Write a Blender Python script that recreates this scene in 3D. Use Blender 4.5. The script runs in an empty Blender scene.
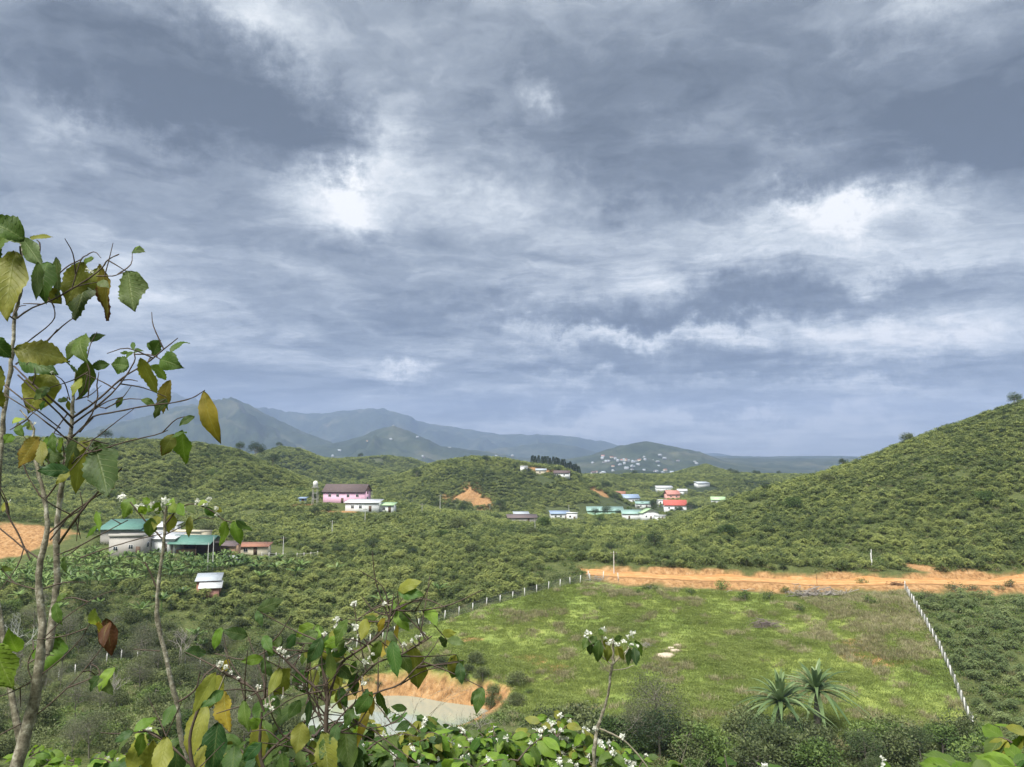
import bpy, math, random
import numpy as np
from mathutils import Vector, Matrix
random.seed(7); RNG = np.random.default_rng(7)
R = math.radians
W, H, F = 1024, 767, 760.0
PITCH = math.atan2(78.5, F)
CP, SP = math.cos(PITCH), math.sin(PITCH)
SC = bpy.context.scene
COL = SC.collection

# ------------------------------------------------------------------ camera
cam_d = bpy.data.cameras.new('camera'); cam = bpy.data.objects.new('camera', cam_d)
COL.objects.link(cam); SC.camera = cam
cam_d.sensor_width = 36; cam_d.lens = 36 * F / W
cam_d.clip_start = 0.05; cam_d.clip_end = 60000
cam.location = (0, 0, 0); cam.rotation_euler = (R(90) + PITCH, 0, 0)

# ------------------------------------------------------------------ light
SUN_EL, SUN_AZ = R(58), R(215)      # azimuth clockwise from +Y : behind the camera, slightly left
EXPOSURE = 1.15
SUN_E, SUN_ANGLE = 3.0, R(24)
sd = bpy.data.lights.new('sun', 'SUN'); sd.energy = SUN_E; sd.angle = SUN_ANGLE; sd.color = (1, .96, .88)
so = bpy.data.objects.new('sun', sd); COL.objects.link(so)
sdir = Vector((math.sin(SUN_AZ) * math.cos(SUN_EL), math.cos(SUN_AZ) * math.cos(SUN_EL), math.sin(SUN_EL)))
so.rotation_euler = (-sdir).to_track_quat('-Z', 'Y').to_euler(); so.location = (0, -20, 60)
SC.view_settings.view_transform = 'Standard'; SC.view_settings.look = 'None'
SC.view_settings.exposure = EXPOSURE; SC.view_settings.gamma = 1; SC.view_settings.use_curve_mapping = False
cy = SC.cycles
cy.use_denoising = True; cy.max_bounces = 6; cy.diffuse_bounces = 3; cy.glossy_bounces = 2
cy.transmission_bounces = 3; cy.transparent_max_bounces = 6; cy.volume_bounces = 1
cy.use_adaptive_sampling = True; cy.adaptive_threshold = 0.02
cy.sample_clamp_indirect = 6


def ang(px, py):
    a = (px - 512) / F; b = (383.5 - py) / F
    d = Vector((a, CP - b * SP, SP + b * CP)).normalized()
    return math.atan2(d.x, d.y), math.asin(d.z)


def at(px, py, Y):
    a = (px - 512) / F; b = (383.5 - py) / F
    d = (a, CP - b * SP, SP + b * CP)
    k = Y / d[1]
    return Vector((d[0] * k, Y, d[2] * k))


def proj(x, y, z):
    zc = y * CP + z * SP
    return 512 + F * x / zc, 383.5 - F * (-y * SP + z * CP) / zc


# ------------------------------------------------------------------ node helper
class NT:
    def __init__(s, tree):
        s.t = tree; s.n = tree.nodes; s.l = tree.links; s.n.clear()

    def node(s, typ, **kw):
        nd = s.n.new(typ)
        for k, v in kw.items():
            if k.startswith('i_'):
                s.set(nd.inputs[k[2:]] if not k[2:].isdigit() else nd.inputs[int(k[2:])], v)
            else:
                setattr(nd, k, v)
        return nd

    def set(s, sock, v):
        if isinstance(v, bpy.types.NodeSocket): s.l.new(v, sock)
        elif v is not None: sock.default_value = v

    def math(s, op, a, b=None, c=None, clamp=False):
        nd = s.n.new('ShaderNodeMath'); nd.operation = op; nd.use_clamp = clamp
        s.set(nd.inputs[0], a)
        if b is not None: s.set(nd.inputs[1], b)
        if c is not None: s.set(nd.inputs[2], c)
        return nd.outputs[0]

    def noise(s, vec, scale, detail=4, rough=.55, dist=0, dims='3D'):
        nd = s.n.new('ShaderNodeTexNoise'); nd.noise_dimensions = dims
        if vec is not None: s.l.new(vec, nd.inputs['Vector'])
        s.set(nd.inputs['Scale'], scale); s.set(nd.inputs['Detail'], detail)
        s.set(nd.inputs['Roughness'], rough); s.set(nd.inputs['Distortion'], dist)
        return nd

    def ramp(s, fac, stops, interp='LINEAR'):
        nd = s.n.new('ShaderNodeValToRGB'); nd.color_ramp.interpolation = interp
        el = nd.color_ramp.elements
        while len(el) < len(stops): el.new(0.5)
        for e, (p, c) in zip(el, stops):
            e.position = p; e.color = tuple(c) + ((1,) if len(c) == 3 else ())
        s.l.new(fac, nd.inputs[0]); return nd.outputs[0]

    def mix(s, fac, a, b, typ='MIX'):
        nd = s.n.new('ShaderNodeMix'); nd.data_type = 'RGBA'; nd.blend_type = typ
        s.set(nd.inputs[0], fac); s.set(nd.inputs[6], a); s.set(nd.inputs[7], b)
        return nd.outputs[2]

    def vmath(s, op, a, b=None):
        nd = s.n.new('ShaderNodeVectorMath'); nd.operation = op
        s.set(nd.inputs[0], a)
        if b is not None: s.set(nd.inputs[1], b)
        return nd.outputs[0]


# ------------------------------------------------------------------ sky
world = bpy.data.worlds.new('World'); SC.world = world; world.use_nodes = True
t = NT(world.node_tree)
tc = t.node('ShaderNodeTexCoord'); sep = t.node('ShaderNodeSeparateXYZ'); t.l.new(tc.outputs['Generated'], sep.inputs[0])
dx, dy, dz = sep.outputs
az = t.math('ARCTAN2', dx, dy); el = t.math('ARCSINE', dz)
# cloud deck seen from below: project the direction on a high flat layer
zz = t.math('ADD', t.math('MAXIMUM', dz, 0.0), 0.10)
comb = t.node('ShaderNodeCombineXYZ')
t.l.new(t.math('DIVIDE', dx, zz), comb.inputs[0]); t.l.new(t.math('MULTIPLY', t.math('DIVIDE', dy, zz), 1.15), comb.inputs[1])
deck = comb.outputs[0]
warp = t.noise(deck, 1.3, 5, .6); warpv = t.vmath('SUBTRACT', warp.outputs['Color'], (.5, .5, .5))
sk = t.node('ShaderNodeVectorMath', operation='SCALE'); t.l.new(warpv, sk.inputs[0]); sk.inputs['Scale'].default_value = .85
deckw = t.vmath('ADD', deck, sk.outputs[0])
n1 = t.noise(deckw, 0.80, 11, .57, .35).outputs[0]
n2 = t.noise(deckw, 4.2, 8, .64, .3).outputs[0]
cae = t.node('ShaderNodeCombineXYZ'); t.l.new(az, cae.inputs[0]); t.l.new(el, cae.inputs[1])
# ragged edges of the large cloud masses
w2 = t.noise(cae.outputs[0], 10.0, 10, .70); w2v = t.vmath('SUBTRACT', w2.outputs['Color'], (.5, .5, .5))
sk2 = t.node('ShaderNodeVectorMath', operation='SCALE'); t.l.new(w2v, sk2.inputs[0]); sk2.inputs['Scale'].default_value = .17
caw = t.vmath('ADD', cae.outputs[0], sk2.outputs[0])
BLOBS = [  # px, py, rx, ry, rot, amount
    (120, 62, 230, 90, 8, -.36), (300, 120, 200, 55, 14, -.36), (350, 160, 90, 34, 10, -.22), (560, 100, 190, 100, 18, -.34),
    (760, 60, 380, 110, 4, -.26), (930, 165, 230, 75, 6, -.42), (640, 190, 160, 55, 10, -.26), (630, 312, 300, 26, -2, -.34),
    (330, 300, 330, 50, 2, -.14), (860, 290, 280, 22, -3, -.20), (740, 378, 300, 22, 1, -.24), (600, 384, 120, 14, 3, .40), (880, 392, 170, 16, 2, .36), (790, 418, 200, 16, 3, .46), (560, 420, 160, 14, 0, .30), (560, 365, 190, 16, 2, -.16),
    (255, 22, 90, 44, 20, .40), (356, 188, 88, 42, -14, .62), (72, 122, 60, 28, 10, .36), (170, 142, 60, 22, 10, .26),
    (388, 132, 34, 44, 30, .36), (470, 205, 150, 60, 10, .22), (800, 206, 300, 62, 4, .36), (845, 212, 120, 24, 3, .34),
    (625, 333, 200, 17, 3, .62), (760, 250, 300, 60, -4, .22), (543, 93, 30, 22, 30, .42), (165, 300, 140, 40, 12, .24),
    (940, 342, 200, 34, 6, .34), (399, 378, 34, 13, 8, .40), (735, 432, 240, 22, 3, .34), (930, 8, 150, 34, 0, .34),
    (690, 130, 70, 44, 0, .16), (820, 150, 80, 30, 10, .16), (520, 430, 200, 30, 0, .10)]
tot = None
for (bx, by, rx, ry, rot, amp) in BLOBS:
    th, ph = ang(bx, by)
    mp = t.node('ShaderNodeMapping', vector_type='TEXTURE')
    t.l.new(caw, mp.inputs[0])
    mp.inputs['Location'].default_value = (th, ph, 0); mp.inputs['Rotation'].default_value = (0, 0, -R(rot))
    mp.inputs['Scale'].default_value = (rx / F * 1.15, ry / F * 1.15, 1)
    g = t.node('ShaderNodeTexGradient', gradient_type='SPHERICAL'); t.l.new(mp.outputs[0], g.inputs[0])
    s_ = t.math('SMOOTHSTEP' if False else 'POWER', g.outputs['Fac'], 1.3)
    tot = t.math('MULTIPLY_ADD', s_, amp, 0.0 if tot is None else tot)
den = t.math('MULTIPLY_ADD', t.math('SUBTRACT', n1, .5), 1.9, .47)
den = t.math('MULTIPLY_ADD', t.math('SUBTRACT', n2, .5), .78, den)
den = t.math('MULTIPLY_ADD', tot, 1.12, den)
den = t.math('MULTIPLY_ADD', den, 1.0, -.012)
# sky brightened overhead, out of view, added to light the ground
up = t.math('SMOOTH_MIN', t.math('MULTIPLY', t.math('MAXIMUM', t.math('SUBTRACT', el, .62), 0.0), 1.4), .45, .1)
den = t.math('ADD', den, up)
cloud = t.ramp(den, [(0.0, (.098, .117, .140)), (.24, (.176, .205, .240)), (.45, (.300, .338, .380)),
                     (.60, (.44, .48, .52)), (.78, (.64, .68, .71)), (1.0, (.95, .95, .94))])
# towards the horizon the cloud is seen through bluish air
hz = t.ramp(el, [(0.0, (1, 1, 1)), (.035, (.8, .8, .8)), (.11, (0, 0, 0)), (1, (0, 0, 0))])
azr = t.math('MULTIPLY_ADD', az, .8, .5, clamp=True)
hcol = t.mix(azr, (.36, .43, .52, 1), (.66, .69, .72, 1))
cloud = t.mix(t.math('MULTIPLY', hz, .6), cloud, hcol)
nish = t.node('ShaderNodeTexSky', sky_type='NISHITA'); nish.sun_disc = False
nish.sun_elevation = SUN_EL; nish.sun_rotation = SUN_AZ; nish.altitude = 900; nish.air_density = 1.2; nish.dust_density = 2
nb = t.node('ShaderNodeBackground'); t.l.new(nish.outputs[0], nb.inputs[0]); nb.inputs[1].default_value = 0.05
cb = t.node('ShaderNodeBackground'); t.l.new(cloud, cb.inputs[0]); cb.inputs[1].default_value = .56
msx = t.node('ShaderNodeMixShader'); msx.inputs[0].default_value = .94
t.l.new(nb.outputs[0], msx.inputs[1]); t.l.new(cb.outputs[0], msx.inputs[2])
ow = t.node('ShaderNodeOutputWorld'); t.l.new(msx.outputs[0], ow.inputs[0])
world.cycles.sampling_method = 'MANUAL'; world.cycles.sample_map_resolution = 512

# ------------------------------------------------------------------ numpy noise
_perm = np.random.default_rng(3).random((256, 256))


def vnoise(x, y):
    xi = np.floor(x).astype(int); yi = np.floor(y).astype(int)
    fx = x - xi; fy = y - yi
    fx = fx * fx * (3 - 2 * fx); fy = fy * fy * (3 - 2 * fy)
    a = _perm[xi & 255, yi & 255]; b = _perm[(xi + 1) & 255, yi & 255]
    c = _perm[xi & 255, (yi + 1) & 255]; d = _perm[(xi + 1) & 255, (yi + 1) & 255]
    return (a * (1 - fx) + b * fx) * (1 - fy) + (c * (1 - fx) + d * fx) * fy - .5


def fbm(x, y, o=5, g=.5):
    s = 0; a = 1
    for k in range(o):
        s = s + a * vnoise(x * 2 ** k + 17.3 * k, y * 2 ** k + 9.1 * k); a *= g
    return s


def sst(a, b, x):
    t_ = np.clip((x - a) / (b - a), 0, 1)
    return t_ * t_ * (3 - 2 * t_)


# ------------------------------------------------------------------ terrain control points: (px, py, Y)
CTRL = []
for px_ in (-500, -150, 150, 400, 650, 900, 1200, 1550):
    for Y_ in (14, 30, 55, 80):
        CTRL.append((px_, None, Y_, -1.7 - .378 * Y_))
P = [
    (-300, 700, 108), (0, 700, 108), (0, 620, 140), (0, 590, 158), (0, 553, 190), (0, 522, 202), (0, 508, 235), (0, 480, 330),
    (-300, 620, 140), (-300, 560, 190), (-300, 480, 330),
    (100, 700, 108), (100, 640, 130), (100, 590, 158), (110, 556, 186), (110, 530, 230), (110, 505, 320),
    (200, 700, 104), (200, 667, 133), (200, 625, 148), (210, 590, 160), (200, 555, 190), (230, 534, 230), (230, 505, 320),
    (300, 668, 133), (300, 610, 160), (300, 562, 200), (330, 532, 250), (335, 505, 300), (350, 497, 340),
    (430, 640, 140), (430, 624, 150), (430, 582, 175), (430, 547, 215), (430, 516, 290), (430, 512, 340),
    (560, 584, 165), (560, 565, 180), (560, 542, 220), (560, 528, 290), (560, 533, 340),
    (450, 655, 131), (600, 640, 138), (750, 640, 135), (850, 660, 125), (700, 690, 114), (850, 712, 107), (970, 727, 108),
    (600, 702, 110), (520, 715, 106), (400, 730, 102), (300, 725, 104), (940, 652, 128),
    (650, 580, 167), (750, 585, 165), (850, 590, 160), (905, 590, 156), (960, 590, 158), (1020, 590, 160), (1200, 590, 160),
    (1020, 690, 115), (1020, 630, 136), (1200, 690, 115), (1200, 630, 136),
    (640, 560, 190), (640, 545, 230), (640, 532, 290), (640, 540, 345),
    (750, 558, 192), (750, 530, 225), (750, 494, 288), (750, 500, 350),
    (850, 553, 190), (850, 500, 245), (850, 467, 300), (850, 478, 370),
    (950, 553, 185), (950, 515, 210), (950, 465, 248), (950, 428, 295), (950, 445, 370),
    (1024, 550, 182), (1024, 500, 210), (1024, 450, 250), (1024, 404, 300), (1024, 425, 380),
    (1200, 540, 182), (1200, 460, 230), (1200, 360, 320), (1200, 390, 400), (1500, 540, 182), (1500, 400, 300)]
X_, Y_, Z_ = [], [], []
for c in CTRL:
    X_.append((c[0] - 512) / F * c[2]); Y_.append(c[2]); Z_.append(c[3])
for (a_, b_, c_) in P:
    v = at(a_, b_, c_); X_.append(v.x); Y_.append(v.y); Z_.append(v.z)
CX, CY, CZ = map(np.array, (X_, Y_, Z_))


def _uw(x, y):
    yy = np.maximum(y, 12.0)
    return x / yy * 2.6, np.log(yy) * 3.2


def _phi(d2): return np.where(d2 > 0, d2 * np.log(np.maximum(d2, 1e-12)) * .5, 0)


_cu, _cw = _uw(CX, CY)
_n = len(_cu)
_A = np.zeros((_n + 3, _n + 3))
_A[:_n, :_n] = _phi((_cu[:, None] - _cu) ** 2 + (_cw[:, None] - _cw) ** 2) + np.eye(_n) * .012
_A[:_n, _n] = 1; _A[:_n, _n + 1] = _cu; _A[:_n, _n + 2] = _cw; _A[_n:, :_n] = _A[:_n, _n:].T
_sol = np.linalg.solve(_A, np.concatenate([CZ, np.zeros(3)]))


def tps(x, y):
    u, w = _uw(x, y); shp = u.shape; u = u.ravel(); w = w.ravel(); out = np.empty(len(u))
    for i in range(0, len(u), 20000):
        uu = u[i:i + 20000]; ww = w[i:i + 20000]
        out[i:i + 20000] = _phi((uu[:, None] - _cu) ** 2 + (ww[:, None] - _cw) ** 2) @ _sol[:_n] + _sol[_n] + _sol[_n + 1] * uu + _sol[_n + 2] * ww
    return out.reshape(shp)


RIDGES = [  # crest (px,py), Y, front width, back width, roughness
    ([(-500, 436), (-100, 440), (60, 440), (100, 441), (160, 443), (200, 445), (240, 453), (290, 474), (340, 493), (420, 522)], 450, 215, 220, .05),
    ([(200, 476), (240, 462), (280, 447), (300, 450), (320, 458), (350, 463), (400, 476)], 820, 260, 260, .05),
    ([(290, 478), (345, 459), (380, 457), (410, 458), (440, 470), (470, 486)], 1050, 260, 300, .05),
    ([(300, 500), (360, 484), (400, 477), (440, 464), (470, 459), (500, 461), (530, 466), (560, 469), (590, 482), (630, 503)], 600, 230, 240, .06),
    ([(610, 492), (650, 480), (685, 471), (706, 466), (732, 474), (780, 476), (820, 479), (880, 488), (1000, 492)], 1000, 330, 300, .05),
    ([(580, 475), (620, 470), (640, 470), (700, 476)], 1700, 500, 300, .05),
    ([(480, 474), (540, 464), (590, 455), (620, 446), (647, 442), (668, 446), (700, 452), (722, 460), (760, 465), (850, 472), (950, 478)], 3600, 1500, 1000, .13),
    ([(-600, 430), (0, 436), (70, 436), (110, 424), (150, 416), (180, 406), (204, 400), (226, 399), (246, 405), (270, 418), (300, 432), (340, 446), (380, 458)], 4600, 1700, 1400, .14),
    ([(270, 460), (310, 448), (345, 440), (372, 431), (392, 427), (415, 434), (440, 446), (490, 452), (530, 460)], 4000, 1300, 1200, .14),
    ([(440, 458), (500, 447), (545, 443), (575, 446), (610, 456)], 6000, 1200, 1200, .10),
    ([(-700, 396), (0, 398), (60, 398), (90, 389), (130, 387), (165, 393), (195, 400), (240, 404), (285, 413), (320, 415), (352, 411), (382, 410), (405, 416), (430, 423), (460, 429), (500, 435), (535, 435), (570, 437), (605, 442), (640, 452), (700, 464)], 8000, 2300, 1300, .16),
    ([(600, 460), (660, 455), (715, 453), (760, 459), (800, 457), (860, 461), (900, 464), (1100, 460), (1500, 455)], 9600, 1400, 800, .12)]

POND = dict(x=at(388, 700, 110).x, y=113.0, ax=13.2, ay=12.0, z=-37.0)


def road_y(x):   # centre line of the dirt road (Y as a function of x)
    xs = [at(p, 575, 168).x for p in (520, 560, 620, 700, 780, 850, 905, 960, 1024, 1120, 1300)]
    return np.interp(x, xs, [182, 177, 172, 170, 168, 165, 163, 164, 166, 170, 178])


def pond_d(x, y):
    dx_ = (x - POND['x']); dy_ = (y - POND['y'])
    th = np.arctan2(dy_ / POND['ay'], dx_ / POND['ax'])
    r = np.hypot(dx_ / POND['ax'], dy_ / POND['ay'])
    k = 1 + .07 * np.sin(3 * th + 1) + .05 * np.sin(5 * th)
    return (r - k) * 15.0


FIELD_FENCE_L = [(590, 578, 168), (560, 586, 164), (500, 603, 157), (430, 624, 150), (370, 645, 142), (300, 664, 136), (200, 668, 133), (120, 680, 124), (40, 700, 112)]
FIELD_FENCE_R = [(905, 589, 157), (912, 602, 150), (925, 628, 139), (940, 654, 128), (955, 690, 117), (973, 730, 107)]
FL = [at(*p) for p in FIELD_FENCE_L]; FR = [at(*p) for p in FIELD_FENCE_R]


def ground(x, y, raw=False):
    x = np.asarray(x, float); y = np.asarray(y, float)
    near = np.clip(tps(x, np.minimum(y, 420.0)), -48, 90)
    near = np.where(y < 12, -1.7 - .378 * np.maximum(y, -20.0), near)
    k = sst(8, 26, y); near = near * k + (-1.7 - .378 * y) * (1 - k)
    base = -36 - 14 * sst(500, 1500, y)
    bx = sst(360, 520, y)
    near = near * (1 - bx) + base * bx
    near = near + fbm(x / 30, y / 30, 3) * 1.0 * sst(60, 110, y) + fbm(x / 6, y / 6, 3) * .30 * sst(60, 110, y)
    yy = np.maximum(y, 30)
    px = 512 + F * x / (yy * CP)
    z = near
    for pts, Y0, fw, bw, ro in RIDGES:
        ps = [p[0] for p in pts]; zs = [at(p[0], p[1], Y0).z for p in pts]
        zc = np.interp(px, ps, zs)
        tt = np.where(y < Y0, (Y0 - y) / fw, (y - Y0) / bw)
        p_ = np.where(tt < 1, .5 + .5 * np.cos(np.pi * np.clip(tt, 0, 1)), -np.minimum((tt - 1) * 0, 4.0))
        p_ = np.where(zc < base - 2, np.minimum(p_, 0), p_)
        hgt = np.maximum(zc - base, -3.0)
        lam = Y0 / 15.0
        rid = 1 - np.abs(fbm(x / lam + Y0, y / lam, 5)) * 2.2
        hh = base - 10 + (hgt + 10) * p_ * (1 + (rid - .75) * ro * 6 * np.clip(tt * 1.6, 0.12, 1))
        hh = np.where((tt > 1) | (hgt < 0), base - 10 - 40 * np.maximum(tt - 1, 0) + np.minimum(hgt, 0), hh)
        kk = 2.0 + Y0 * .004
        d = np.clip(.5 + .5 * (hh - z) / kk, 0, 1)
        z = z * (1 - d) + hh * d + kk * d * (1 - d)
    # dirt road bench, cut bank behind it
    if not raw:
        ry = road_y(x)
        inx = sst(at(540, 575, 170).x, at(600, 575, 170).x, x) * (1 - sst(250, 300, x))
        zr = ground(x, ry, raw=True) if np.any((y > 140) & (y < 230)) else z
        dr = y - ry
        flat = (1 - sst(4.2, 7.0, np.abs(dr))) * inx
        z = z * (1 - flat) + zr * flat
        z = z + 1.3 * sst(3.4, 4.8, dr) * (1 - sst(5, 34, dr)) * inx - .5 * (1 - sst(-9, -3, dr)) * sst(-16, -9, dr) * inx
        pd = pond_d(x, y)
        zm = POND['z'] - .5 + np.maximum(pd, -1.2) * (1.35 + .35 * fbm(x / 2.2, y / 2.2, 3)) 
        z = np.where(y < 160, np.minimum(z, np.where(pd < 14, zm, 1e9)), z)
        front = (pd > 0) & (y < POND['y'])
        z = np.where(front & (pd < 10), np.maximum(z, POND['z'] + .25), z)
    return z


def in_poly(x, y, poly):
    c = np.zeros(np.shape(x), bool); n = len(poly); j = n - 1
    for i in range(n):
        xi, yi = poly[i][0], poly[i][1]; xj, yj = poly[j][0], poly[j][1]
        m = ((yi > y) != (yj > y)) & (x < (xj - xi) * (y - yi) / (yj - yi + 1e-12) + xi)
        c ^= m; j = i
    return c


FIELD = [(v.x, v.y) for v in FL[:6]] + [(-28, 122), (-4, 118), (4, 100), (30, 92), (62, 96)] + [(v.x, v.y) for v in FR[::-1]] + \
        [(at(p, 585, 160).x, float(road_y(at(p, 585, 160).x)) - 8) for p in (880, 800, 700, 640)]


def mesh_obj(name, verts, faces, mats, parent=None, midx=None, smooth=False, uv=None, cols=None):
    """verts (n,3), faces (m,k) array or list -> one mesh object"""
    me = bpy.data.meshes.new(name)
    verts = np.asarray(verts, np.float32)
    if isinstance(faces, np.ndarray):
        m, k = faces.shape
        me.vertices.add(len(verts)); me.vertices.foreach_set('co', verts.ravel())
        me.loops.add(m * k); me.loops.foreach_set('vertex_index', faces.astype(np.int32).ravel())
        me.polygons.add(m); me.polygons.foreach_set('loop_start', np.arange(0, m * k, k, dtype=np.int32))
        try: me.polygons.foreach_set('loop_total', np.full(m, k, np.int32))
        except Exception: pass
        me.update(calc_edges=True)
    else:
        me.from_pydata(verts.tolist(), [], faces); me.update()
    for mt in (mats if isinstance(mats, (list, tuple)) else [mats]): me.materials.append(mt)
    if midx is not None: me.polygons.foreach_set('material_index', np.asarray(midx, np.int32))
    if smooth: me.polygons.foreach_set('use_smooth', np.ones(len(me.polygons), bool))
    if uv is not None:
        l = me.uv_layers.new(name='UVMap')
        vi = np.empty(len(me.loops), np.int32); me.loops.foreach_get('vertex_index', vi)
        l.data.foreach_set('uv', np.asarray(uv, np.float32)[vi].ravel())
    if cols is not None:
        ca = me.color_attributes.new('tint', 'FLOAT_COLOR', 'POINT')
        ca.data.foreach_set('color', np.asarray(cols, np.float32).ravel())
    o = bpy.data.objects.new(name, me); COL.objects.link(o)
    if parent: o.parent = parent
    return o


def tag(o, label=None, cat=None, group=None, kind=None):
    if label: o['label'] = label
    if cat: o['category'] = cat
    if group: o['group'] = group
    if kind: o['kind'] = kind
    return o


def empty(name, loc=(0, 0, 0), rz=0.0, scale=1.0):
    o = bpy.data.objects.new(name, None); COL.objects.link(o); o.empty_display_size = .2
    o.location = loc; o.rotation_euler = (0, 0, rz); o.scale = (scale,) * 3
    return o


def mat(name):
    m = bpy.data.materials.new(name); m.use_nodes = True
    return m, NT(m.node_tree)


def plain(name, col, rough=.75, var=.12, scale=3.0, metal=0.0, bump=0.0, spec=.3):
    m, n = mat(name)
    g = n.node('ShaderNodeTexCoord')
    nz = n.noise(g.outputs['Object'], scale, 5, .6).outputs[0]
    c1 = tuple(max(0, c * (1 - var * 1.6)) for c in col) + (1,); c2 = tuple(min(1, c * (1 + var)) for c in col) + (1,)
    c = n.mix(nz, c1, c2)
    p = n.node('ShaderNodeBsdfPrincipled'); n.l.new(c, p.inputs['Base Color']); p.inputs['Roughness'].default_value = rough
    p.inputs['Metallic'].default_value = metal; p.inputs['Specular IOR Level'].default_value = spec
    if bump:
        b = n.node('ShaderNodeBump'); n.l.new(n.noise(g.outputs['Object'], scale * 6, 4).outputs[0], b.inputs['Height'])
        b.inputs['Strength'].default_value = bump; n.l.new(b.outputs[0], p.inputs['Normal'])
    o = n.node('ShaderNodeOutputMaterial'); n.l.new(p.outputs[0], o.inputs[0])
    return m


# ------------------------------------------------------------------ terrain mesh
ys = list(np.linspace(-18, 88, 44)) + list(np.arange(89, 205, .55))
y_ = 205.0
while y_ < 760: ys.append(y_); y_ *= 1.0052
while y_ < 10500: ys.append(y_); y_ *= 1.017
ys = np.array(ys)
ss = np.concatenate([np.linspace(-1.9, -.80, 36), np.arange(-.795, .795, .0033), np.linspace(.80, 1.9, 36)])
S_, YG = np.meshgrid(ss, ys)
XG = S_ * (YG + 22)
ZG = ground(XG, YG)
nr, nc = XG.shape
_SL = ZG / np.maximum(YG, 1.0)
_SL[YG < 60] = -9


def hit(px, py, Yg, lo=.72, hi=1.35):
    """where the terrain is seen at this pixel, if that is near the distance Yg"""
    v = at(px, py, Yg); s = v.x / (Yg + 22); best = None
    for k in range(2):
        ci = int(np.clip(np.searchsorted(ss, s), 0, nc - 1)); col = _SL[:, ci]; m = (ys > Yg * lo) & (ys < Yg * hi)
        i = np.where(m & (col >= v.z / v.y))[0]
        if len(i) == 0: return v
        Y2 = float(ys[i[0]])
        if Y2 < Yg * lo * 1.03: return v
        best = at(px, py, Y2); s = best.x / (Y2 + 22)
    return best


# real colour of the ground by what grows or lies there
DIRT_SPOTS = [  # px, py, Y, rx(m), ry(m)
    (18, 540, 196, 11, 12), (-60, 540, 196, 14, 8), (466, 493, 500, 13, 16), (482, 500, 480, 9, 22), (410, 537, 236, 4, 3), (540, 470, 588, 14, 9),
    (597, 491, 620, 8, 16), (920, 566, 176, 5, 6), (880, 655, 124, 6, 5), (530, 660, 128, 3.5, 3), (556, 668, 125, 3.0, 2), (735, 472, 980, 14, 14),
    (590, 478, 650, 7, 8), (300, 505, 310, 6, 4), (470, 640, 140, 3, 2), (232, 543, 208, 8, 4), (330, 512, 280, 12, 3), (268, 449, 700, 5, 5), (265, 447, 700, 9, 10), (860, 644, 129, 4, 2)]
nA = fbm(XG / 9, YG / 9, 5); nB = fbm(XG / 2.3 + 50, YG / 2.3, 4)
dirt = np.zeros_like(XG)
for (a_, b_, c_, rx, ry) in DIRT_SPOTS:
    v = hit(a_, b_, c_); k_ = v.y / c_; rx *= k_; ry *= k_
    d_ = np.hypot((XG - v.x) / rx, (YG - v.y) / ry) + nA * .5 + nB * .25
    dirt = np.maximum(dirt, 1 - sst(.75, 1.05, d_))
ry = road_y(XG); inx = sst(at(575, 575, 170).x, at(610, 575, 170).x, XG)
dr = YG - ry + nA * 2.0 + nB * 1.2
dirt = np.maximum(dirt, sst(-7.6, -5.4, dr) * (1 - sst(4.3, 5.4, dr)) * inx)
pd = pond_d(XG, YG) + nA * 1.6 + nB
dirt = np.maximum(dirt, (1 - sst(2.4, 4.2, pd)) * (YG < 150) * (YG > 96) * sst(-27, -21, XG + nB * 4))
fld = in_poly(XG + nB, YG + nB, FIELD) * 1.0
DIRTG = dirt; 
farv = sst(330, 700, YG)
cols = np.zeros((nr, nc, 4), np.float32)
cols[..., 0] = dirt; cols[..., 1] = fld; cols[..., 2] = farv; cols[..., 3] = 1
idx = np.arange(nr * nc).reshape(nr, nc)
faces = np.stack([idx[:-1, :-1], idx[:-1, 1:], idx[1:, 1:], idx[1:, :-1]], -1).reshape(-1, 4)
gm, n = mat('ground_material')
tcg = n.node('ShaderNodeTexCoord'); ob = tcg.outputs['Object']
at_ = n.node('ShaderNodeAttribute', attribute_name='tint'); sp = n.node('ShaderNodeSeparateColor'); n.l.new(at_.outputs['Color'], sp.inputs[0])
big = n.noise(ob, .05, 6, .6).outputs[0]; med = n.noise(ob, .45, 6, .62).outputs[0]; fine = n.noise(ob, 3.5, 5, .65).outputs[0]
under = n.ramp(fine, [(.3, (.060, .075, .028)), (.55, (.10, .12, .048)), (.75, (.15, .14, .075))])
g1 = n.ramp(med, [(.30, (.17, .22, .065)), (.50, (.23, .29, .080)), (.66, (.27, .32, .095)), (.78, (.30, .30, .13))])
g2 = n.ramp(big, [(.35, (.75, .85, .75)), (.6, (1.1, 1.05, 1.0))])
grass = n.mix(1.0, g1, g2, 'MULTIPLY'); grass = n.mix(.55, grass, n.ramp(fine, [(.3, (.5, .5, .5)), (.7, (1.3, 1.3, 1.3))]), 'MULTIPLY')
dcol = n.ramp(n.noise(ob, .8, 8, .7).outputs[0], [(.3, (.22, .125, .06)), (.5, (.38, .22, .10)), (.7, (.48, .32, .175))])
wv = n.noise(ob, .004, 8, .62).outputs[0]; wv2 = n.noise(ob, .02, 7, .65).outputs[0]
farc = n.ramp(wv, [(.35, (.030, .044, .026)), (.52, (.050, .066, .038)), (.66, (.10, .105, .07)), (.76, (.24, .19, .14))])
farc = n.mix(.5, farc, n.ramp(wv2, [(.35, (.45, .5, .5)), (.6, (1.3, 1.3, 1.2)), (.75, (1.9, 1.6, 1.4))]), 'MULTIPLY')
mpg = n.node('ShaderNodeMapping'); n.l.new(ob, mpg.inputs[0]); mpg.inputs['Scale'].default_value = (1.6, 1.6, .22)
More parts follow.
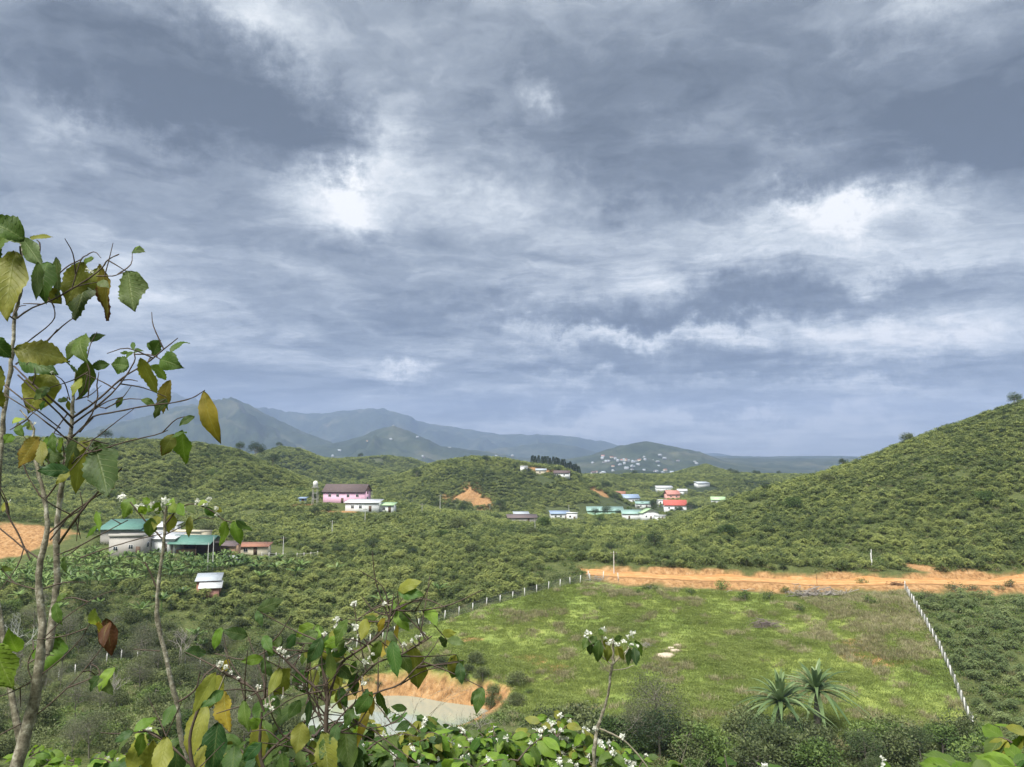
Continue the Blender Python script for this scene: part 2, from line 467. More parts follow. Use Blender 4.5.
gul = n.ramp(n.noise(mpg.outputs[0], 1.0, 6, .65).outputs[0], [(.34, (.50, .46, .40)), (.52, (1, 1, 1)), (.70, (1.18, 1.15, 1.08))])
dcol = n.mix(.85, dcol, gul, 'MULTIPLY')
under = n.mix(.6, under, n.ramp(n.noise(ob, .9, 5, .7).outputs[0], [(.3, (.5, .55, .45)), (.6, (1.2, 1.2, 1.0)), (.75, (1.7, 1.5, 1.2))]), 'MULTIPLY')
c = n.mix(sp.outputs[1], under, grass); c = n.mix(sp.outputs[2], c, farc); c = n.mix(sp.outputs[0], c, dcol)
p = n.node('ShaderNodeBsdfPrincipled'); n.l.new(c, p.inputs['Base Color']); p.inputs['Roughness'].default_value = .95
p.inputs['Specular IOR Level'].default_value = .1
b = n.node('ShaderNodeBump'); n.l.new(fine, b.inputs['Height']); b.inputs['Strength'].default_value = .5; b.inputs['Distance'].default_value = .3
n.l.new(b.outputs[0], p.inputs['Normal'])
o = n.node('ShaderNodeOutputMaterial'); n.l.new(p.outputs[0], o.inputs[0])
terrain = mesh_obj('terrain', np.stack([XG, YG, ZG], -1).reshape(-1, 3), faces, gm, smooth=True, cols=cols.reshape(-1, 4))
tag(terrain, 'green valley ground rising into hills and far mountains', 'terrain', kind='structure')

# visibility horizon per column: lets me leave out what the terrain hides
slope = ZG / np.maximum(YG, 1.0)
slope[YG < 3] = -9
HMAX = np.maximum.accumulate(slope, axis=0)


def visible(x, y, z, extra):
    """does a plant of height `extra` at x,y,z rise above the terrain in front of it"""
    s = x / (y + 22); ci = np.clip(np.searchsorted(ss, s), 0, nc - 1); ri = np.clip(np.searchsorted(ys, y) - 2, 0, nr - 1)
    return (z + extra) / y > HMAX[ri, ci] - .0005


def gz(x, y): return float(ground(np.array([x]), np.array([y]))[0])


def gzv(x, y): return ground(np.asarray(x, float), np.asarray(y, float))


# dirt road: its own sheet just above the bench
road_m, n = mat('road_dirt')
g = n.node('ShaderNodeTexCoord'); ob = g.outputs['Object']
c = n.ramp(n.noise(ob, .7, 8, .68).outputs[0], [(.3, (.38, .20, .07)), (.5, (.50, .275, .105)), (.68, (.58, .37, .18))])
uvn = n.node('ShaderNodeSeparateXYZ'); n.l.new(g.outputs['UV'], uvn.inputs[0])
rut = n.math('ABSOLUTE', n.math('SUBTRACT', n.math('ABSOLUTE', uvn.outputs[0]), .35))
rt = n.ramp(rut, [(0, (1.15, 1.15, 1.15)), (.16, (1.0, .97, .94)), (.4, (.86, .80, .76))])
c = n.mix(1, c, rt, 'MULTIPLY')
p = n.node('ShaderNodeBsdfPrincipled'); n.l.new(c, p.inputs['Base Color']); p.inputs['Roughness'].default_value = .95
o = n.node('ShaderNodeOutputMaterial'); n.l.new(p.outputs[0], o.inputs[0])
rx_ = np.arange(at(583, 575, 172).x, 270, .6); off = np.linspace(-1, 1, 9)
RX, RO = np.meshgrid(rx_, off); wob = 1 + .18 * fbm(RX / 7, RX * 0 + 3, 3)
RYY = road_y(RX) + RO * 3.7 * wob
RZ = gzv(RX, RYY) + .06
i_ = np.arange(RX.size).reshape(RX.shape)
fc = np.stack([i_[:-1, :-1], i_[:-1, 1:], i_[1:, 1:], i_[1:, :-1]], -1).reshape(-1, 4)
road = mesh_obj('dirt_road', np.stack([RX, RYY, RZ], -1).reshape(-1, 3), fc, road_m, smooth=True, uv=np.stack([RO, RX], -1).reshape(-1, 2))
tag(road, 'orange dirt road cut along the foot of the right hill', 'road', kind='structure')

# pond
wm, n = mat('pond_water')
g = n.node('ShaderNodeTexCoord')
p = n.node('ShaderNodeBsdfPrincipled'); p.inputs['Base Color'].default_value = (.30, .33, .27, 1); p.inputs['Roughness'].default_value = .05
p.inputs['Specular IOR Level'].default_value = .9; p.inputs['IOR'].default_value = 1.75
b = n.node('ShaderNodeBump'); n.l.new(n.noise(g.outputs['Object'], 2.2, 3).outputs[0], b.inputs['Height']); b.inputs['Strength'].default_value = .03
n.l.new(b.outputs[0], p.inputs['Normal'])
o = n.node('ShaderNodeOutputMaterial'); n.l.new(p.outputs[0], o.inputs[0])
vs = [(POND['x'], POND['y'], POND['z'])]
for k in range(72):
    th = k * math.tau / 72
    kk = (1 + .07 * math.sin(3 * th + 1) + .05 * math.sin(5 * th)) + .06
    vs.append((POND['x'] + POND['ax'] * kk * math.cos(th), POND['y'] + POND['ay'] * kk * math.sin(th), POND['z']))
pond = mesh_obj('pond_water', vs, [(0, 1 + k, 1 + (k + 1) % 72) for k in range(72)], wm)
tag(pond, 'pale pond below the eroded bank reflecting the clouds', 'water', kind='structure')

# air
hm, n = mat('haze_air')
pv = n.node('ShaderNodeVolumePrincipled'); pv.inputs['Color'].default_value = (.44, .57, .88, 1); pv.inputs['Density'].default_value = 1.35e-4
pv.inputs['Anisotropy'].default_value = .1
o = n.node('ShaderNodeOutputMaterial'); n.l.new(pv.outputs[0], o.inputs['Volume'])
zt = float(ZG.max()) + 30; zb = float(ZG.min()) - 1
hx = float(np.abs(XG).max()) + 50
hv = [(x, y, z) for x in (-hx, hx) for y in (-60, 10700) for z in (zb, zt)]
haze = mesh_obj('haze', hv, [(0, 1, 3, 2), (4, 6, 7, 5), (0, 4, 5, 1), (2, 3, 7, 6), (0, 2, 6, 4), (1, 5, 7, 3)], hm)
tag(haze, 'pale bluish air that fades the far mountains', 'haze', kind='stuff')

# ================================================================== vegetation
def foliage_mat(name, dark, mid, light, transl=.25, rough=.5, var=.5, pos_scale=.03):
    m, n = mat(name)
    a = n.node('ShaderNodeAttribute', attribute_name='tint'); s_ = n.node('ShaderNodeSeparateColor'); n.l.new(a.outputs['Color'], s_.inputs[0])
    oi = n.node('ShaderNodeObjectInfo'); geo = n.node('ShaderNodeNewGeometry')
    pn = n.noise(geo.outputs['Position'], pos_scale, 4, .65).outputs[0]
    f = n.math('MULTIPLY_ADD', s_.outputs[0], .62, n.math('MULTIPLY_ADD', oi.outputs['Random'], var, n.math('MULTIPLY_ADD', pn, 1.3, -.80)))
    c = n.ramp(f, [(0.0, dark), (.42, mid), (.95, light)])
    d = n.node('ShaderNodeBsdfPrincipled'); n.l.new(c, d.inputs['Base Color']); d.inputs['Roughness'].default_value = rough
    d.inputs['Specular IOR Level'].default_value = .25
    tr = n.node('ShaderNodeBsdfTranslucent'); n.l.new(c, tr.inputs[0])
    mx = n.node('ShaderNodeMixShader'); mx.inputs[0].default_value = transl
    n.l.new(d.outputs[0], mx.inputs[1]); n.l.new(tr.outputs[0], mx.inputs[2])
    o_ = n.node('ShaderNodeOutputMaterial'); n.l.new(mx.outputs[0], o_.inputs[0])
    return m


M_COFFEE = foliage_mat('coffee_leaf_far', (.066, .098, .036), (.145, .190, .060), (.32, .36, .11), pos_scale=.022, var=.75)
M_COFFEE2 = foliage_mat('coffee_leaf_plot', (.08, .12, .048), (.165, .22, .085), (.31, .36, .15), pos_scale=.05)
M_WILD = foliage_mat('wild_leaf', (.055, .075, .030), (.125, .155, .060), (.22, .25, .10), pos_scale=.05)
M_WILDG = foliage_mat('wild_leaf_fresh', (.045, .080, .022), (.100, .160, .040), (.20, .27, .07), pos_scale=.05)
M_FEATHER = foliage_mat('feathery_leaf', (.095, .105, .060), (.150, .165, .092), (.23, .24, .14), pos_scale=.05)
M_BANANA = foliage_mat('banana_leaf', (.06, .11, .035), (.14, .22, .06), (.26, .35, .11), rough=.4)
M_PALM = foliage_mat('palm_leaf', (.055, .10, .04), (.13, .20, .08), (.25, .33, .15), rough=.35)
M_PINE = foliage_mat('dark_tree_leaf', (.032, .056, .024), (.065, .100, .038), (.12, .155, .06))
M_GRASS = foliage_mat('grass_blade', (.17, .22, .06), (.24, .30, .080), (.31, .36, .11), transl=.3, pos_scale=.05, var=.3)
M_DRYGRASS = foliage_mat('dry_grass_blade', (.19, .18, .09), (.32, .30, .16), (.48, .44, .27), transl=.3, pos_scale=.12)
M_BARK = plain('grey_bark', (.26, .235, .20), .9, .35, 4, bump=.4)
M_BARKPALE = plain('pale_bark', (.42, .39, .34), .9, .3, 5)
M_TWIG = plain('dry_twig', (.34, .31, .28), .9, .3, 5)


def unit(v):
    v = np.asarray(v, float); return v / np.maximum(np.linalg.norm(v, axis=-1, keepdims=True), 1e-9)


def leaf_quads(c, axis, nrm, L, Wd, tint, fold=.25):
    """rhombic leaves; all inputs arrays (n,3)/(n,)"""
    axis = unit(axis); side = unit(np.cross(axis, nrm)); nn = np.cross(side, axis)
    L = np.asarray(L)[:, None]; Wd = np.asarray(Wd)[:, None]
    a = c; b_ = c + axis * L * .45 + side * Wd * .5 + nn * fold * Wd * .4
    d_ = c + axis * L; e = c + axis * L * .45 - side * Wd * .5 + nn * fold * Wd * .4
    V = np.stack([a, b_, d_, e], 1).reshape(-1, 3)
    n_ = len(c); Fq = np.arange(n_ * 4).reshape(n_, 4)
    cl = np.repeat(np.stack([tint, tint, tint, np.ones(n_)], -1), 4, axis=0)
    return V, Fq, cl


def tube(pts, radii, seg=6, cap=True):
    pts = np.asarray(pts, float); radii = np.asarray(radii, float); n_ = len(pts)
    tg = unit(np.gradient(pts, axis=0))
    ref = np.array([0, 0, 1.0]) if abs(tg[0][2]) < .9 else np.array([1.0, 0, 0])
    V = []
    u = unit(np.cross(tg[0], ref))
    for i in range(n_):
        u = unit(u - tg[i] * np.dot(u, tg[i])); w = np.cross(tg[i], u)
        th = np.arange(seg) * math.tau / seg
        V.append(pts[i] + radii[i] * (np.cos(th)[:, None] * u + np.sin(th)[:, None] * w))
    V = np.concatenate(V); Fq = []
    for i in range(n_ - 1):
        for k in range(seg):
            Fq.append((i * seg + k, i * seg + (k + 1) % seg, (i + 1) * seg + (k + 1) % seg, (i + 1) * seg + k))
    return V, np.array(Fq)


def smooth_path(pts, n_=4):
    """Catmull-Rom through the points (any number of columns)"""
    P_ = np.asarray(pts, float)
    if len(P_) < 3: return P_
    Q = np.vstack([2 * P_[0] - P_[1], P_, 2 * P_[-1] - P_[-2]]); out = []
    for i in range(1, len(Q) - 2):
        for k in range(n_):
            t_ = k / n_
            out.append(.5 * ((2 * Q[i]) + (-Q[i - 1] + Q[i + 1]) * t_ + (2 * Q[i - 1] - 5 * Q[i] + 4 * Q[i + 1] - Q[i + 2]) * t_ ** 2 +
                             (-Q[i - 1] + 3 * Q[i] - 3 * Q[i + 1] + Q[i + 2]) * t_ ** 3))
    out.append(P_[-1]); return np.array(out)


class MB:
    """collects pieces into one mesh"""
    def __init__(s): s.V = []; s.F = []; s.C = []; s.U = []; s.n = 0

    def add(s, V, Fq, C=None, U=None):
        V = np.asarray(V, float); Fq = np.asarray(Fq)
        s.V.append(V); s.F.append(Fq + s.n); s.n += len(V)
        s.C.append(C if C is not None else np.ones((len(V), 4)) * .5)
        s.U.append(U if U is not None else np.zeros((len(V), 2)))
        return s

    def tube(s, pts, radii, seg=6): return s.add(*tube(pts, radii, seg))

    def box(s, x0, x1, y0, y1, z0, z1):
        V = [(x, y, z) for x in (x0, x1) for y in (y0, y1) for z in (z0, z1)]
        return s.add(V, np.array([(0, 1, 3, 2), (4, 6, 7, 5), (0, 4, 5, 1), (2, 3, 7, 6), (0, 2, 6, 4), (1, 5, 7, 3)]))

    def build(s, name, m, parent=None, smooth=False):
        return mesh_obj(name, np.concatenate(s.V), np.concatenate(s.F), m, parent, smooth=smooth,
                        cols=np.concatenate(s.C), uv=np.concatenate(s.U))


def rnd(n_, a=0., b=1.): return RNG.uniform(a, b, n_)


def dirs(n_):
    v = RNG.normal(size=(n_, 3)); return unit(v)


def coffee_proto(h=2.1, r=1.15, lod=0):
    """umbrella-like coffee shrub: thin stems, arching side branches with paired leaves -> (stem MB, leaf MB)"""
    st = MB(); lf = MB()
    ns = RNG.integers(1, 4); tips = []
    for k in range(ns):
        a0 = rnd(1, 0, 6.28)[0]; sp = .28 if ns > 1 else .08
        base = np.array([math.cos(a0) * .08, math.sin(a0) * .08, -.15]); top = np.array([math.cos(a0) * sp, math.sin(a0) * sp, h * rnd(1, .80, .97)[0]])
        mid = (base + top) / 2 + np.array([rnd(1, -.08, .08)[0], rnd(1, -.08, .08)[0], 0])
        if lod == 0: st.tube([base, mid, top], [.045, .035, .015], 5)
        tips.append((base, top))
    cs = []; ax = []; L = []; Wd = []; tn = []
    nb = {0: 46, 1: 20}[lod]; per = {0: 9, 1: 5}[lod]; ls = {0: .24, 1: .46}[lod]
    for b_ in range(nb):
        base, top = tips[b_ % ns]
        f = rnd(1)[0] ** .75 * .72 + .28
        org = base + (top - base) * f; a0 = b_ * 2.399 + rnd(1, -.4, .4)[0]
        ln = r * (.55 + .5 * math.sin(f * 2.6)) * rnd(1, .7, 1.15)[0]
        up = .55 * (1 - f) * .2 + .30 * rnd(1)[0]
        for i in range(per):
            q = (i + .6) / per
            pnt = org + np.array([math.cos(a0) * ln * q, math.sin(a0) * ln * q, up * ln * q - .45 * ln * q * q])
            for sd_ in (-1, 1):
                aa = a0 + sd_ * rnd(1, .5, 1.2)[0]
                cs.append(pnt + RNG.normal(size=3) * .03)
                ax.append((math.cos(aa), math.sin(aa), rnd(1, -.75, .12)[0])); L.append(ls * rnd(1, .7, 1.25)[0]); Wd.append(ls * .52)
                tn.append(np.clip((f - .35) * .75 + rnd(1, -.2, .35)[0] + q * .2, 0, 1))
    for base, top in tips:    # fresh flush at the tips
        for i in range(10 if lod == 0 else 4):
            a0 = rnd(1, 0, 6.28)[0]; cs.append(top + RNG.normal(size=3) * .05); ax.append((math.cos(a0), math.sin(a0), rnd(1, .1, .9)[0]))
            L.append(ls * .9); Wd.append(ls * .45); tn.append(rnd(1, .7, 1)[0])
    cs = np.array(cs); n_ = len(cs)
    nr_ = unit(np.array([0, 0, 1.0]) + RNG.normal(size=(n_, 3)) * .35)
    lf.add(*leaf_quads(cs, np.array(ax), nr_, np.array(L), np.array(Wd), np.array(tn)))
    return st, lf


def clump_tree(h, r, rz, nl, ls, zc=None, trunk=.08, clumps=14, up=.3, lean=0.1, flat=.8, hollow=.35):
    """trunk with limbs, crown of leaf clumps scattered in an uneven ellipsoid -> (wood MB, leaf MB)"""
    wd = MB(); lf = MB(); zc = h - rz if zc is None else zc
    top = np.array([rnd(1, -lean, lean)[0] * h, rnd(1, -lean, lean)[0] * h, zc + rz * .4])
    tr = smooth_path([(0, 0, -.3), (top[0] * .3 + rnd(1, -.1, .1)[0], top[1] * .3, zc * .5), tuple(top * .7 + np.array([0, 0, 0])), tuple(top)], 3)
    wd.tube(tr, np.linspace(trunk, trunk * .25, len(tr)), 6)
    ctr = []
    d = dirs(clumps); d[:, 2] = np.abs(d[:, 2]) * 1.2 - .35
    rad = rnd(clumps, .35, 1.0) ** .6
    for k in range(clumps):
        c_ = np.array([d[k, 0] * r * rad[k], d[k, 1] * r * rad[k], zc + d[k, 2] * rz * rad[k]]) + top * np.array([.8, .8, 0])
        ctr.append(c_)
        i0 = RNG.integers(len(tr) // 3, len(tr) - 1)
        mid = (tr[i0] + c_) / 2 + np.array([0, 0, -.06 * h]) * rnd(1)[0]
        pth = smooth_path([tuple(tr[i0]), tuple(mid), tuple(c_)], 3)
        wd.tube(pth, np.linspace(trunk * .4, trunk * .08, len(pth)), 4)
    ctr = np.array(ctr); k = RNG.integers(0, clumps, nl)
    cr = rnd(clumps, .30, .52) * r
    off = dirs(nl) * (rnd(nl, hollow ** 3, 1) ** (1 / 3) * cr[k])[:, None]; off[:, 2] *= flat
    c = ctr[k] + off
    ax = unit(off + RNG.normal(size=(nl, 3)) * .35 * cr[k][:, None] + np.array([0, 0, -.1 * r]))
    nr_ = unit(np.array([0, 0, 1.0]) + RNG.normal(size=(nl, 3)) * (1 - up))
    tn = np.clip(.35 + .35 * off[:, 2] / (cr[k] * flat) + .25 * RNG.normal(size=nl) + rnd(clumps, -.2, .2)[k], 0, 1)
    lf.add(*leaf_quads(c, ax, nr_, ls * rnd(nl, .6, 1.3), ls * .5 * rnd(nl, .7, 1.2), tn))
    return wd, lf


def proto_mesh(name, wd, lf, mw, ml):
    """one mesh holding wood and leaves (for members of a mass)"""
    V = []; Fq = []; C = []; mi = []; nn = 0
    for mb, k in ((wd, 0), (lf, 1)):
        if mb is None or not mb.V: continue
        v = np.concatenate(mb.V); f = np.concatenate(mb.F)
        V.append(v); Fq.append(f + nn); nn += len(v); C.append(np.concatenate(mb.C)); mi.append(np.full(len(f), k))
    o_ = mesh_obj(name, np.concatenate(V), np.concatenate(Fq), [mw, ml], midx=np.concatenate(mi), cols=np.concatenate(C))
    COL.objects.unlink(o_)
    return o_


def mass(name, pts, rot, scl, idx_, protos, label, cat, m_first):
    """ONE object: a point mesh whose geometry nodes place copies of the prototypes"""
    c_ = bpy.data.collections.new(name + '_sources')
    for i, p_ in enumerate(protos):
        p_.name = '%s_source_%02d' % (name, i); c_.objects.link(p_)
    me = bpy.data.meshes.new(name); pts = np.asarray(pts, np.float32); n_ = len(pts)
    me.vertices.add(n_); me.vertices.foreach_set('co', pts.ravel())
    a = me.attributes.new('rot', 'FLOAT_VECTOR', 'POINT'); a.data.foreach_set('vector', np.asarray(rot, np.float32).ravel())
    a = me.attributes.new('scl', 'FLOAT_VECTOR', 'POINT'); a.data.foreach_set('vector', np.asarray(scl, np.float32).ravel())
    a = me.attributes.new('idx', 'INT', 'POINT'); a.data.foreach_set('value', np.asarray(idx_, np.int32))
    me.materials.append(m_first)
    o_ = bpy.data.objects.new(name, me); COL.objects.link(o_)
    gt = bpy.data.node_groups.new(name + '_scatter', 'GeometryNodeTree')
    gt.interface.new_socket('Geometry', in_out='INPUT', socket_type='NodeSocketGeometry')
    gt.interface.new_socket('Geometry', in_out='OUTPUT', socket_type='NodeSocketGeometry')
    N = gt.nodes; Lk = gt.links
    gi = N.new('NodeGroupInput'); go = N.new('NodeGroupOutput')
    ci = N.new('GeometryNodeCollectionInfo'); ci.inputs['Collection'].default_value = c_; ci.inputs['Separate Children'].default_value = True; ci.inputs['Reset Children'].default_value = True
    ip = N.new('GeometryNodeInstanceOnPoints'); ip.inputs['Pick Instance'].default_value = True

    def attr(nm, typ):
        q = N.new('GeometryNodeInputNamedAttribute'); q.data_type = typ; q.inputs['Name'].default_value = nm; return q.outputs['Attribute']
    Lk.new(gi.outputs[0], ip.inputs['Points']); Lk.new(ci.outputs[0], ip.inputs['Instance'])
    Lk.new(attr('idx', 'INT'), ip.inputs['Instance Index'])
    Lk.new(attr('scl', 'FLOAT_VECTOR'), ip.inputs['Scale'])
    e2r = N.new('FunctionNodeEulerToRotation'); Lk.new(attr('rot', 'FLOAT_VECTOR'), e2r.inputs[0]); Lk.new(e2r.outputs[0], ip.inputs['Rotation'])
    Lk.new(ip.outputs[0], go.inputs[0])
    md = o_.modifiers.new('scatter', 'NODES'); md.node_group = gt
    tag(o_, label, cat, kind='stuff')
    return o_


# ---- where nothing grows: buildings, roads, clearings  (x, y, radius)
CLEAR = []


def clear_at(px, py, Y, r): v = hit(px, py + 3, Y); CLEAR.append((v.x, v.y, r))


for c_ in [(345, 500, 296, 13), (365, 508, 286, 12), (388, 510, 284, 7), (135, 552, 186, 7), (163, 548, 189, 7), (195, 552, 186, 7), (130, 545, 196, 8),
           (255, 548, 207, 12), (225, 550, 200, 7), (209, 588, 159, 3.6), (315, 503, 300, 4), (675, 511, 500, 14), (650, 516, 482, 14), (610, 513, 472, 22), (566, 516, 438, 13),
           (522, 520, 400, 16), (632, 501, 560, 12), (20, 545, 196, 18), (668, 497, 545, 12), (720, 500, 475, 8), (562, 473, 598, 8), (545, 476, 596, 8),
           (635, 512, 495, 12), (702, 486, 800, 16), (662, 487, 760, 12)]:
    clear_at(*c_)
for (a_, b_, c__, rx, ry_) in DIRT_SPOTS[:18]:
    if a_ not in (880, 530, 556, 470, 860): clear_at(a_, b_, c__, min(rx, ry_) * .8)
CLR = np.array(CLEAR)


def free(x, y, m=0.0):
    pv = 512 + F * x / (y * CP)
    ok = ~(((pv > 598) & (pv < 730) & (y > 448) & (y < 565)) | ((pv > 545) & (pv < 600) & (y > 425) & (y < 475)))
    for cx, cy_, r in CLR: ok &= np.hypot(x - cx, y - cy_) > r + m
    return ok


BANANA_ZONE = [tuple(at(*q).xy) for q in ((-60, 592, 158), (60, 600, 154), (120, 592, 158), (185, 582, 163), (262, 560, 186), (225, 553, 194), (110, 556, 186), (-60, 556, 186))]


def plantation(y0, y1, step, halfx=1.0):
    """rows that follow the slope, jittered"""
    out = []
    rows = np.arange(y0, y1, step)
    for i, yv in enumerate(rows):
        x = np.arange(-yv * halfx, yv * halfx, step * .82) + (i % 2) * step * .41
        yy = yv + 3.0 * np.sin(x / 23 + yv / 40) + RNG.normal(size=len(x)) * step * .13
        out.append(np.stack([x + RNG.normal(size=len(x)) * step * .16, yy], -1))
    return np.concatenate(out)


# ---- coffee shrubs: nearest ones are things of their own, the rest one mass
pts = plantation(94, 345, 2.5, .80)
x, y = pts[:, 0], pts[:, 1]
ry_ = road_y(x); xl = at(545, 580, 170).x
fenceR_x = np.interp(y, [v.y for v in FR[::-1]], [v.x for v in FR[::-1]])
# left fence as y(x)
fl_x = [v.x for v in FL[::-1]]; fl_y = [v.y for v in FL[::-1]]
fenceL_y = np.interp(x, fl_x, fl_y)
right_plot = (x > fenceR_x + 1.2) & (y < ry_ - 8.5) & (y > 98)
beyond = np.where(x > xl, y > ry_ + 5.3, y > fenceL_y + 2.2) & (y > 110)
# the left wild slope keeps its bushes: no plantation nearer than the banana field there
left_wild = (x < at(300, 620, 150).x) & (y < 150 + 4 * np.sin(x / 7))
keep = (right_plot | (beyond & ~left_wild)) & free(x, y) & ~in_poly(x, y, BANANA_ZONE)
gap = fbm(x / 14 + 5, y / 14, 4)
keep &= gap > -.38
keep &= RNG.random(len(x)) > .07
keep &= ~(right_plot & (RNG.random(len(x)) < .22))
x, y, rp = x[keep], y[keep], right_plot[keep]
z = gzv(x, y); vis = visible(x, y, z, 2.0); x, y, z, rp = x[vis], y[vis], z[vis], rp[vis]
pxx, pyy = proj(x, y, z); inf = (pxx > -60) & (pxx < 1084)
order = np.argsort(np.where(inf, y, 1e6))
near_n = 300
nid = order[:near_n]; rest = np.setdiff1d(np.arange(len(x)), nid)
print('coffee near zone', len(x))

stem_parts = []
for k in range(5):
    st, lf = coffee_proto(2.15, 1.25, 0)
    stem_parts.append((st, lf))
MS = []
for k, (st, lf) in enumerate(stem_parts):
    a = st.build('stem', M_BARKPALE); b_ = lf.build('foliage', M_COFFEE2); c_ = lf.build('foliage', M_COFFEE)
    MS.append((a.data, b_.data, c_.data))
    for q in (a, b_, c_): bpy.data.objects.remove(q)
for i in nid:
    rt_ = empty('coffee_shrub', (x[i], y[i], z[i] - .05), float(rnd(1, 0, 6.28)[0]))
    s_ = float(rnd(1, .62, 1.15)[0]) * (.80 if rp[i] else 1.0); rt_.scale = (s_ * 1.05, s_ * 1.05, s_)
    if rp[i]: lab, grp = 'green coffee shrub in the plot right of the fence running down the field', 'coffee shrubs in the plot right of the fence'
    elif pxx[i] < 600: lab, grp = 'yellow-green coffee shrub on the slope behind the fence left of the field', 'coffee shrubs behind the fence left of the field'
    else: lab, grp = 'pale-stemmed coffee shrub at the foot of the right hill behind the dirt road', 'coffee shrubs at the foot of the right hill'
    tag(rt_, lab, 'shrub', grp)
    d_ = MS[int(RNG.integers(5))]
    for nm, dt in (('stem', d_[0]), ('foliage', d_[1] if rp[i] else d_[2])):
        q = bpy.data.objects.new(nm, dt); q.parent = rt_; COL.objects.link(q)

protosA = [proto_mesh('a', st, lf, M_BARKPALE, M_COFFEE) for st, lf in stem_parts]
protosB = []
for k in range(4):
    st, lf = coffee_proto(2.15, 1.3, 1); protosB.append(proto_mesh('b', None, lf, M_BARKPALE, M_COFFEE))
PX = [x[rest]]; PY = [y[rest]]; PZ = [z[rest]]; SCL = [rnd(len(rest), .55, 1.18)]
IDX = [np.where(y[rest] < 235, RNG.integers(0, 5, len(rest)), RNG.integers(5, 9, len(rest)))]
for (y0, y1, stp, sc_) in ((345, 560, 2.6, 1.0), (560, 1250, 3.9, 1.5)):
    p_ = plantation(y0, y1, stp, .82); xx, yy = p_[:, 0], p_[:, 1]
    ok = free(xx, yy); xx, yy = xx[ok], yy[ok]
    zz = gzv(xx, yy); ok = visible(xx, yy, zz, 2.5); xx, yy, zz = xx[ok], yy[ok], zz[ok]
    ok = fbm(xx / 60 + 9, yy / 60, 4) > -.5; xx, yy, zz = xx[ok], yy[ok], zz[ok]
    PX.append(xx); PY.append(yy); PZ.append(zz); SCL.append(rnd(len(xx), .8, 1.2) * sc_); IDX.append(RNG.integers(5, 9, len(xx)))
    print('coffee', y0, len(xx))
PX, PY, PZ, SCL, IDX = map(np.concatenate, (PX, PY, PZ, SCL, IDX))
rot = np.stack([PX * 0, PX * 0, rnd(len(PX), 0, 6.28)], -1)
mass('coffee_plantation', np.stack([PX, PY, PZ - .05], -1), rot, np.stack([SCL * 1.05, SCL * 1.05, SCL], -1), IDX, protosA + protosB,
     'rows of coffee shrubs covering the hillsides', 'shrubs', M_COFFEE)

# ---- undergrowth between the plants and on the wild slopes
def weed_proto(n_, h, ls, ml, spread=.5):
    lf = MB(); c = np.stack([RNG.normal(size=n_) * spread * .5, RNG.normal(size=n_) * spread * .5, rnd(n_, 0, h) ** 1.0], -1)
    ax = unit(c * np.array([1, 1, .2]) + np.array([0, 0, .35]) + RNG.normal(size=(n_, 3)) * .3)
    lf.add(*leaf_quads(c, ax, unit(np.array([0, 0, 1.]) + RNG.normal(size=(n_, 3)) * .5), ls * rnd(n_, .6, 1.3), ls * .5 * rnd(n_, .6, 1.2), np.clip(c[:, 2] / h * .6 + rnd(n_, 0, .4), 0, 1)))
    return proto_mesh('w', None, lf, ml, ml)


def tuft_proto(n_, h, ml, spread=.25, w=.035):
    lf = MB(); c = np.stack([RNG.normal(size=n_) * spread, RNG.normal(size=n_) * spread, np.zeros(n_)], -1)
    ax = unit(np.array([0, 0, 1.0]) + np.stack([RNG.normal(size=n_), RNG.normal(size=n_), np.zeros(n_)], -1) * .42)
    lf.add(*leaf_quads(c, ax, dirs(n_), h * rnd(n_, .5, 1.2), np.full(n_, w), rnd(n_, .1, 1)))
    return proto_mesh('t', None, lf, ml, ml)


def scatter_in(n_, x0, x1, y0, y1):
    return rnd(n_, x0, x1), rnd(n_, y0, y1)


# weeds under the coffee and on the slopes
xx, yy = scatter_in(52000, -150, 175, 84, 262)
ryv = road_y(xx); pdv = pond_d(xx, yy)
ok = ~in_poly(xx, yy, FIELD) & ~((xx > at(585, 575, 170).x) & (yy > ryv - 8.5) & (yy < ryv + 4.9)) & (pdv > 1.5) & free(xx, yy, -1)
ok &= (pdv > 4.5) | (RNG.random(len(xx)) < .15)
ok &= fbm(xx / 5, yy / 5, 3) > -.28
xx, yy = xx[ok], yy[ok]; zz = gzv(xx, yy); ok = visible(xx, yy, zz, .5); xx, yy, zz = xx[ok], yy[ok], zz[ok]
pr = [weed_proto(60, .35, .20, M_WILDG, .9), weed_proto(70, .5, .22, M_WILD, 1.1), weed_proto(50, .3, .2, M_WILDG, .7), tuft_proto(50, .6, M_DRYGRASS)]
s_ = rnd(len(xx), .7, 1.7)
mass('undergrowth', np.stack([xx, yy, zz], -1), np.stack([xx * 0, xx * 0, rnd(len(xx), 0, 6.28)], -1), np.stack([s_] * 3, -1),
     RNG.choice(4, len(xx), p=[.36, .34, .22, .08]), pr, 'low green weeds between the shrubs and bushes', 'undergrowth', M_WILD)
print('weeds', len(xx))

